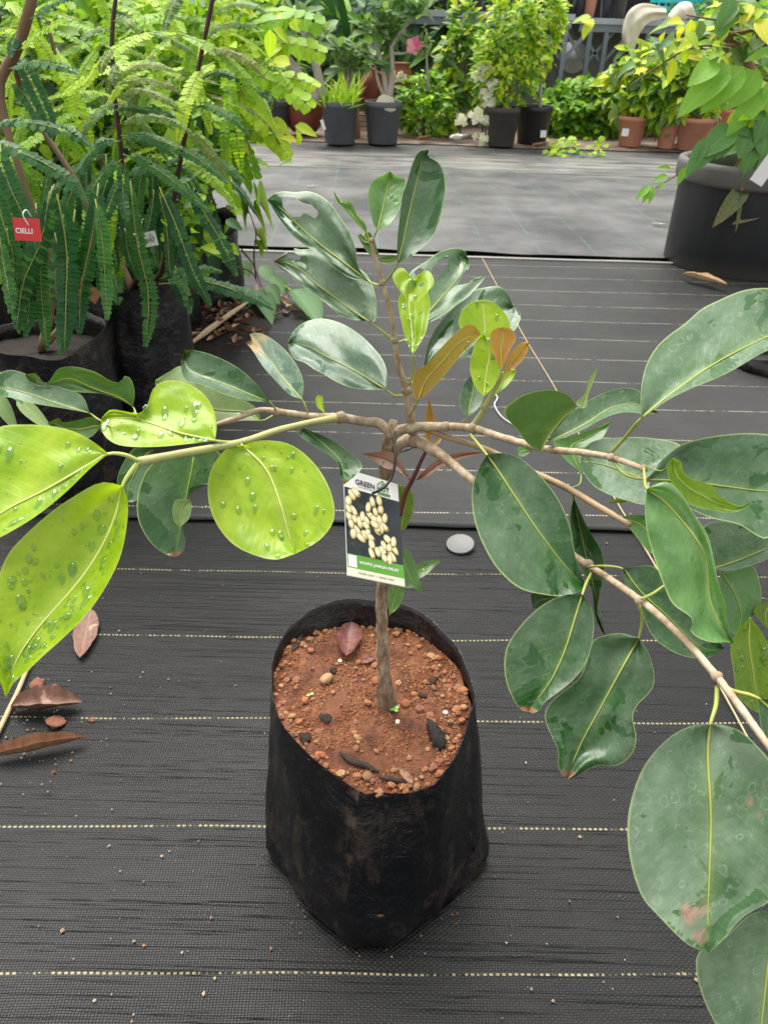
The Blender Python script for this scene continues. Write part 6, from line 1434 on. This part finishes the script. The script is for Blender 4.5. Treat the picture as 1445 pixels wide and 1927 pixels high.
SH3 = shrub('light green shrub with broad leaflets behind the feathery shrubs', s3)
def stem(root, pts, Y, rad, mat):
    P = [p if isinstance(p, V) else atY(p[0], p[1], p[2] if len(p) > 2 else Y) for p in pts]
    mb = MB(); mb.tube(P, rad, 8, rough=.15); adopt(mb.build('stem', mat), root)
stem(SH1, [s1, (150, 560), (170, 400), (60, 210, 1.75), (30, 110, 1.72), (62, -10, 1.7)], 1.72, [.008, .007, .006, .006, .006, .005], m_stemb)
stem(SH1, [s1, (100, 520), (40, 330), (0, 170, 1.7), (35, 90, 1.68), (60, 0, 1.66), (75, -60, 1.66)], 1.68, [.010, .008, .007, .009, .010, .010, .009], simple('stem_tan', (.20, .125, .065), .7, .3, 30, .3))
stem(SH2, [s2, (262, 500), (240, 400), (226, 260), (214, 160), (212, 60), (222, -30)], 1.92, [.009, .007, .006, .0055, .005, .005, .004], m_stemd)
stem(SH2, [s2, (300, 520), (318, 440), (340, 300), (362, 190), (382, 90), (402, -10), (410, -60)], 1.95, [.008, .007, .0065, .006, .0055, .005, .005, .004], m_stemd)
stem(SH2, [s2, (210, 440), (190, 300), (120, 160), (90, 40)], 2.1, [.010, .008, .006, .005, .004], m_stemb)
stem(SH3, [s3, (400, 330), (430, 200), (470, 90), (500, 40)], 3.1, [.012, .010, .008, .006, .004], m_stemb)
stem(SH3, [s3, (380, 330), (350, 180), (330, 40)], 3.1, [.012, .010, .008, .006], m_stemb)
def frond(root, b, tp, Yb, Yt, wpx, sag=.12, mats=None, pairs=None, shape='oblong', leafw=1.0, nrm=None):
    """a leaf from pixel b to pixel tp; sag lifts its middle"""
    A, B = atY(b[0], b[1], Yb), atY(tp[0], tp[1], Yt); ln = (B - A).length
    mid = (A + B) / 2 + V((0, 0, 1)) * sag * ln; q1 = A.lerp(mid, .55) + V((0, 0, sag * ln * .18)); q2 = B.lerp(mid, .55) + V((0, 0, sag * ln * .12))
    q1 += V((rnd(.05), rnd(.05), 0)) * ln; q2 += V((rnd(.05), rnd(.05), 0)) * ln
    pr = pairs or max(14, int(ln / .0085))
    me = frond_mesh([A, q1, q2, B], wpx * pxm((A + B) / 2), mats or [m_frond, m_rach], pr, leafw, random.randrange(9999), nrm or V((rnd(.2), -.55, .8)), shape)
    return adopt(link('frond', me), root)
Dk, Lt, Bz = [m_frond, m_rach], [m_frond2, m_rach], [m_frond3, m_rachb]
NF = V((.1, -1, .15))
for b, tp, w_, root, Y, mt, sag in (
    ((108, 365), (122, 662), 48, SH1, 1.52, Dk, .02), ((94, 360), (32, 622), 44, SH1, 1.56, Dk, .03), ((100, 350), (40, 630), 46, SH1, 1.60, Dk, .05), ((186, 345), (150, 630), 46, SH1, 1.60, Dk, .04), ((0, 270), (72, 472), 46, SH1, 1.50, Dk, .05), ((-10, 330), (28, 545), 46, SH1, 1.58, Dk, .05),
    ((246, 340), (274, 655), 38, SH2, 1.78, Dk, .02), ((300, 352), (398, 578), 34, SH2, 1.80, Dk, .10), ((352, 345), (446, 522), 34, SH2, 1.85, Dk, .10), ((300, 535), (518, 582), 34, SH2, 1.84, Dk, .12), ((200, 290), (185, 555), 36, SH2, 1.86, Dk, .04), ((330, 500), (358, 592), 24, SH2, 1.82, Dk, .1), ((300, 525), (420, 512), 22, SH2, 1.9, Dk, .1), ((212, 510), (222, 575), 26, SH2, 1.85, Dk, .05),
    ((225, 195), (148, 262), 30, SH2, 1.80, Bz, .2), ((228, 265), (120, 362), 34, SH2, 1.80, Dk, .2), ((230, 300), (162, 402), 34, SH2, 1.78, Dk, .2), ((235, 335), (192, 425), 32, SH2, 1.78, Dk, .15), ((232, 355), (240, 420), 24, SH2, 1.76, Dk, .05), ((222, 150), (332, 135), 22, SH2, 1.84, Bz, .16), ((222, 185), (345, 215), 22, SH2, 1.84, Bz, .2), ((225, 235), (362, 250), 24, SH2, 1.84, Bz, .16), ((228, 255), (432, 347), 28, SH2, 1.84, Dk, .14), ((232, 290), (395, 400), 28, SH2, 1.86, Dk, .14), ((236, 330), (330, 340), 26, SH2, 1.9, Dk, .16),
    ((398, 32), (505, 26), 20, SH2, 1.9, Bz, .18), ((388, 75), (492, 58), 22, SH2, 1.9, Bz, .18), ((380, 105), (502, 150), 24, SH2, 1.9, Bz, .2), ((372, 150), (510, 190), 24, SH2, 1.92, Dk, .2), ((360, 205), (470, 255), 24, SH2, 1.9, Dk, .2), ((352, 250), (432, 347), 24, SH2, 1.9, Bz, .15), ((345, 285), (462, 345), 26, SH2, 1.94, Dk, .15), ((376, 110), (278, 62), 22, SH2, 1.9, Bz, .1), ((366, 190), (222, 158), 24, SH2, 1.92, Bz, .16), ((352, 245), (215, 208), 24, SH2, 1.94, Dk, .16), ((340, 300), (228, 262), 26, SH2, 1.94, Dk, .16),
    ((58, 36), (168, -8), 30, SH1, 1.62, Dk, .1), ((36, 95), (132, 38), 36, SH1, 1.62, Lt, .1), ((18, 130), (152, 142), 30, SH1, 1.60, Dk, .12), ((-10, 238), (178, 278), 32, SH1, 1.58, Dk, .12), ((-15, 268), (165, 380), 36, SH1, 1.55, Dk, .14), ((35, 100), (100, 262), 38, SH1, 1.72, Dk, .1), ((20, 150), (90, 245), 36, SH1, 1.74, Dk, .1), ((60, 20), (20, 110), 30, SH1, 1.7, Dk, .1), ((212, 60), (148, 82), 22, SH2, 1.86, Bz, .2), ((213, 40), (260, 62), 20, SH2, 1.86, Bz, .2), ((212, 95), (190, 140), 22, SH2, 1.84, Bz, .2), ((214, 120), (218, 165), 20, SH2, 1.8, Bz, .15)):
    frond(root, b, tp, Y, Y - .05, w_, sag, mt, nrm=NF if sag < .06 else None)
for k in range(9):
    x = -20 + k * 24 + rnd(8); Y = rnd(1.48, 1.62)
    frond(SH1, (x, rnd(370, 450)), (x + rnd(30), rnd(580, 670)), Y, Y - .04, rnd(30, 42), rnd(.01, .08), Dk, nrm=V((rnd(.4), -1, .2)))
for k in range(22):
    x, y = rnd(-30, 330), rnd(280, 400); L_ = rnd(100, 220); Y = rnd(1.75, 2.1)
    frond(SH1 if x < 170 else SH2, (x, y), (x + rnd(50), y + L_), Y, Y - .05, rnd(22, 34), rnd(.02, .16), Dk, nrm=V((rnd(.5), -1, .2)))
# broad leaflets of the light shrub reaching right
for b, tp, w_, Y in (((420, 92), (612, 48), 60, 2.7), ((430, 120), (618, 102), 62, 2.7), ((425, 150), (590, 205), 56, 2.6), ((430, 190), (545, 300), 50, 2.6), ((440, 60), (560, 30), 54, 2.8), ((400, 230), (480, 340), 46, 2.7), ((410, 30), (530, -5), 50, 2.9), ((440, 180), (600, 165), 52, 2.8), ((380, 60), (480, 110), 50, 2.7), ((420, 260), (545, 275), 46, 2.7)):
    frond(SH3, b, tp, Y + .1, Y - .05, w_, .14, Lt, 11, 'ovate', 1.0, V((0, -.75, .65)))
# filling fronds share six meshes
var = []
for k in range(6):
    ln = 1.0; P = [V((0, 0, 0)), V((.35, 0, .10)), V((.7, 0, .08)), V((1.0, 0, -.06))]
    var.append(frond_mesh(P, .15, [Dk, Lt, Dk, Lt, Bz, Dk][k], 34, 1.0, 50 + k))
def fill(root, p, d, ln, me):
    d = d.normalized(); s = V((0, -.3, 1)).cross(d)
    if s.length < .05: s = d.orthogonal()
    s.normalize(); n = d.cross(s)
    M = Matrix(((d.x, s.x, n.x, p.x), (d.y, s.y, n.y, p.y), (d.z, s.z, n.z, p.z), (0, 0, 0, 1)))
    o = link('frond', me, root); o.rotation_mode = 'QUATERNION'; loc, rot, _ = M.decompose(); o.location, o.rotation_quaternion = loc, rot; o.scale = (ln,) * 3
    o.matrix_parent_inverse = Matrix.Translation(-V(root.location)); return o
for k in range(210):
    x, y = rnd(-60, 440), rnd(-40, 420)
    if x > 380 and y > 330: continue
    Y = rnd(1.95, 2.7); p = atY(x, y, Y); up_ = y < 250
    fill(SH2 if x > 170 else SH1, p, V((rnd(), rnd(.6) - .25, rnd(-.9, .25) if up_ else rnd(-1.2, -.1))), rnd(.18, .30), var[random.choice((1, 3, 1, 3, 4, 1)) if y < 260 else random.choice((0, 2, 5, 3, 2, 1))])
# leafy mass behind, so that little shows through
def mass(root, x0, x1, y0, y1, Y0, Y1, n_, mats, size, kind='ovate'):
    sp = []
    for k in range(n_):
        p = atY(rnd(x0, x1), rnd(y0, y1), rnd(Y0, Y1))
        if p.z < .05: continue
        sp.append((p, V((rnd(), rnd(), rnd(-.8, .5))).normalized(), V((rnd(.6), rnd(.5) - .5, 1)).normalized(), size * rnd(.6, 1.2), rnd(.8, 1.2), kind, random.randrange(len(mats))))
    joined_leaves(root, sp, mats)
mass(SH3, 60, 470, -40, 330, 2.7, 3.4, 2600, [LG, YG, LG, MG], .075)
mass(SH2, -80, 400, 180, 470, 2.2, 2.8, 1500, [MG, DG, LG], .06)
mass(SH1, -120, 200, -40, 420, 2.3, 3.0, 1600, [MG, DG, LG], .07)
for k in range(90):
    p = atY(rnd(300, 560), rnd(-10, 330), rnd(2.6, 3.0))
    put_leaf(SH3, random.choice((LG, YG)), 'ovate', p, V((rnd(), rnd(), rnd(-.9, .3))), V((rnd(.4), -.7, .8)), rnd(.05, .09))
for k in range(70):
    p = atY(rnd(200, 440), rnd(340, 520), rnd(2.0, 2.5)); put_leaf(SH2, random.choice((MG, DG, LG)), 'ovate', p, V((rnd(), rnd(), rnd(-.9, .3))), V((rnd(.4), -.7, .8)), rnd(.035, .065))
# young plant with pale star leaves, in front of the first bag
st = thing('seedling', 'pale grey green star leaved seedling beside the first grow bag', 'seedling', gnd(-30, 830))
for b, tp in (((-6, 738), (22, 799)), ((32, 748), (85, 798)), ((-20, 725), (-50, 790)), ((0, 700), (30, 745))):
    pxleaf(st, b, tp, 1.05, 1.0, 26, GG, 'lance')
mb = MB(); mb.tube([gnd(-30, 830), atY(-15, 740, 1.06), atY(10, 735, 1.05)], [.003, .0025, .002], 6); adopt(mb.build('stem', m_stemg), st)

# ---- tags among the fronds
def hang_tag(px, w_, h_, Y, rot, label, mat, sub=None):
    q = atY(px[0], px[1], Y); m = pxm(q)
    X = V((math.cos(rot), 0, math.sin(rot))); Yv = V((-math.sin(rot), .12, math.cos(rot)))
    cd = Card(q - X * w_ * m / 2 - Yv * h_ * m / 2, X, Yv, w_ * m, h_ * m); rt = thing('plant_tag', label, 'plant tag', cd.O)
    cd.slab('card', 0, 0, 1, 1, 0, mat, rt, .0008); return cd, rt
cd, rt = hang_tag((52, 432), 50, 40, 1.41, -.02, 'red plant tag with white lettering hung by a wire loop', m_red)
cd.text('CIELLI', .06, .70, .32, .24, m_paper, rt, bold=True)
mb = MB(); mb.tube([atY(x, y, Y) for x, y, Y in ((55, 425, 1.405), (44, 405, 1.40), (50, 395, 1.41), (60, 408, 1.42))], .0012, 6); adopt(mb.build('wire_loop', m_wire), rt)
cd, rt = hang_tag((277, 451), 38, 26, 1.84, .22, 'white plant tag with roof emblem among the maroon stems', m_paper)
cd.text('GREEN HUT', .12, .90, .28, .30, m_ink, rt, bold=True); house(cd, .62, .86, .66, .9, rt, m_inkg)
mb = MB(); mb.tube([atY(x, y, Y) for x, y, Y in ((262, 445, 1.84), (240, 436, 1.86), (226, 428, 1.88))], .003, 6); adopt(mb.build('tie', m_wire), rt)
cd, rt = hang_tag((166, 548), 44, 26, 1.70, -.62, 'brown cardboard plant tag resting upside down on the grow bag', m_wood)
cd.text('GREEN', .15, .85, .35, .3, m_ink, rt, bold=True, rot=math.pi)
m_netg = simple('net_green', (.01, .16, .09), .6, .3, 60)
mb = MB()
for k in range(9):
    x = 50 + k * 2.2; mb.tube([atY(x, 450, 1.62), atY(x + rnd(4), 480, 1.61), atY(x + rnd(5), 515, 1.62)], .0012, 4)
mb.build('green_netting', m_netg, label='strand of dark green netting hanging under the red tag', cat='netting')

# ---- leaf litter and creeping vine right of the bags
random.seed(99)
mb = MB(); rows = []
lc = gnd(410, 615, 0)
for i in range(9):
    rows.append([mb.vert((lc.x + math.cos(a) * .20 * i / 8 * (1 + .2 * noise.noise(V((a, i, 0)))), lc.y + math.sin(a) * .30 * i / 8, .012 + .028 * (1 - (i / 8) ** 2) + (.010 * noise.noise(V((i, a * 2, 4))) if i < 8 else -.006))) for a in np.linspace(0, 2 * math.pi, 26, endpoint=False)])
for a, b in zip(rows, rows[1:]):
    for j in range(26): mb.face((a[j], a[(j + 1) % 26], b[(j + 1) % 26], b[j]))
mb.build('litter_soil', m_darksoil, label='low heap of dark soil and leaf mould beside the grow bags', cat='soil')
for k in range(120):
    x, y = random.gauss(425, 34), random.gauss(604, 26)
    if k < 22: x, y = rnd(430, 560), rnd(562, 600)
    if x < 362 or y > 668: continue
    L_ = rnd(14, 30); a = rnd(3.14)
    MT, LB, GP = random.choice(((m_dead1, 'small curled brown dead leaf in the litter heap by the grow bags', 'brown leaves of the litter heap'), (m_dead2, 'small curled tan dead leaf in the litter heap by the grow bags', 'tan leaves of the litter heap'), (m_dead3, 'small curled maroon dead leaf in the litter heap by the grow bags', 'maroon leaves of the litter heap')))
    flat_leaf('dead_leaf', (x, y), (x + math.cos(a) * L_, y + math.sin(a) * L_ * .5), rnd(9, 18), .03 * max(.3, 1 - abs(x - 420) / 110), MT, LB, curl=rnd(.2, .8), fold=rnd(.3, 1), lift=rnd(.004, .02), group=GP)
flat_leaf('dead_leaf', (352, 668), (478, 574), 20, .03, m_dead4, 'long torn straw coloured leaf blade on the litter heap', curl=.05, fold=.6, lift=.02)
flat_leaf('dead_leaf', (390, 648), (452, 616), 20, .02, m_dead4, 'short broad straw coloured leaf blade below the long one', curl=.05, fold=.4, lift=.012)
flat_leaf('dead_leaf', (358, 640), (385, 632), 18, .02, m_dead4, 'straw coloured leaf scrap against the taller grow bag', curl=.1, fold=.4, lift=.012)
flat_leaf('dead_leaf', (538, 582), (556, 578), 10, .02, m_dead4, 'small pale yellow dead leaf beside the heart shaped vine leaf', curl=.2, fold=.4, lift=.01)
CV = thing('creeping_vine', 'creeping vine with heart shaped leaves beside the leaf litter', 'vine', gnd(470, 560))
m_vl = leaf_material('vine_leaf', [(.06, .18, .04), (.09, .23, .06), (.12, .27, .08)], (.2, .36, .12), (.2, .34, .12), rough=.4, trans=.25, transcol=(.15, .4, .05))
def gl(x, y, z): return gnd(x, y, z)
for pts in (((440, 500, .20), (470, 510, .14), (482, 525, .08), (500, 560, .04), (545, 570, .02), (580, 600, .015)), ((455, 470, .30), (478, 500, .12), (492, 540, .05)), ((482, 525, .08), (478, 480, .25), (482, 440, .36), (470, 400, .45)), ((500, 545, .05), (530, 540, .06), (556, 555, .03))):
    mb = MB(); mb.tube([gl(*p) for p in pts], [.0035, .003] + [.002] * (len(pts) - 2), 6); adopt(mb.build('stem', m_stemb), CV)
for x, y, z, tx, ty, w_ in ((492, 500, .10, 512, 525, 26), (512, 520, .09, 535, 545, 26), (505, 535, .08, 522, 562, 24), (480, 545, .06, 510, 588, 38), (552, 545, .05, 598, 590, 46), (455, 490, .14, 468, 515, 24), (535, 538, .08, 548, 545, 14), (470, 562, .05, 462, 580, 18), (482, 442, .35, 500, 450, 10), (476, 400, .44, 492, 408, 12), (470, 402, .44, 455, 388, 12), (478, 455, .3, 496, 470, 10), (484, 385, .5, 502, 378, 14)):
    A, B = gl(x, y, z), gl(tx, ty, z * .75); ln = (B - A).length; put_leaf(CV, m_vl if w_ > 15 else LG, 'round', A, B - A, V((rnd(.3), -.4, 1)), ln * 1.1, (w_ * pxm(A)) / (.8 * ln))
print('LEAVES', [l for l in LEAFLOG if l[1] > 17 or l[1] < 1.5])
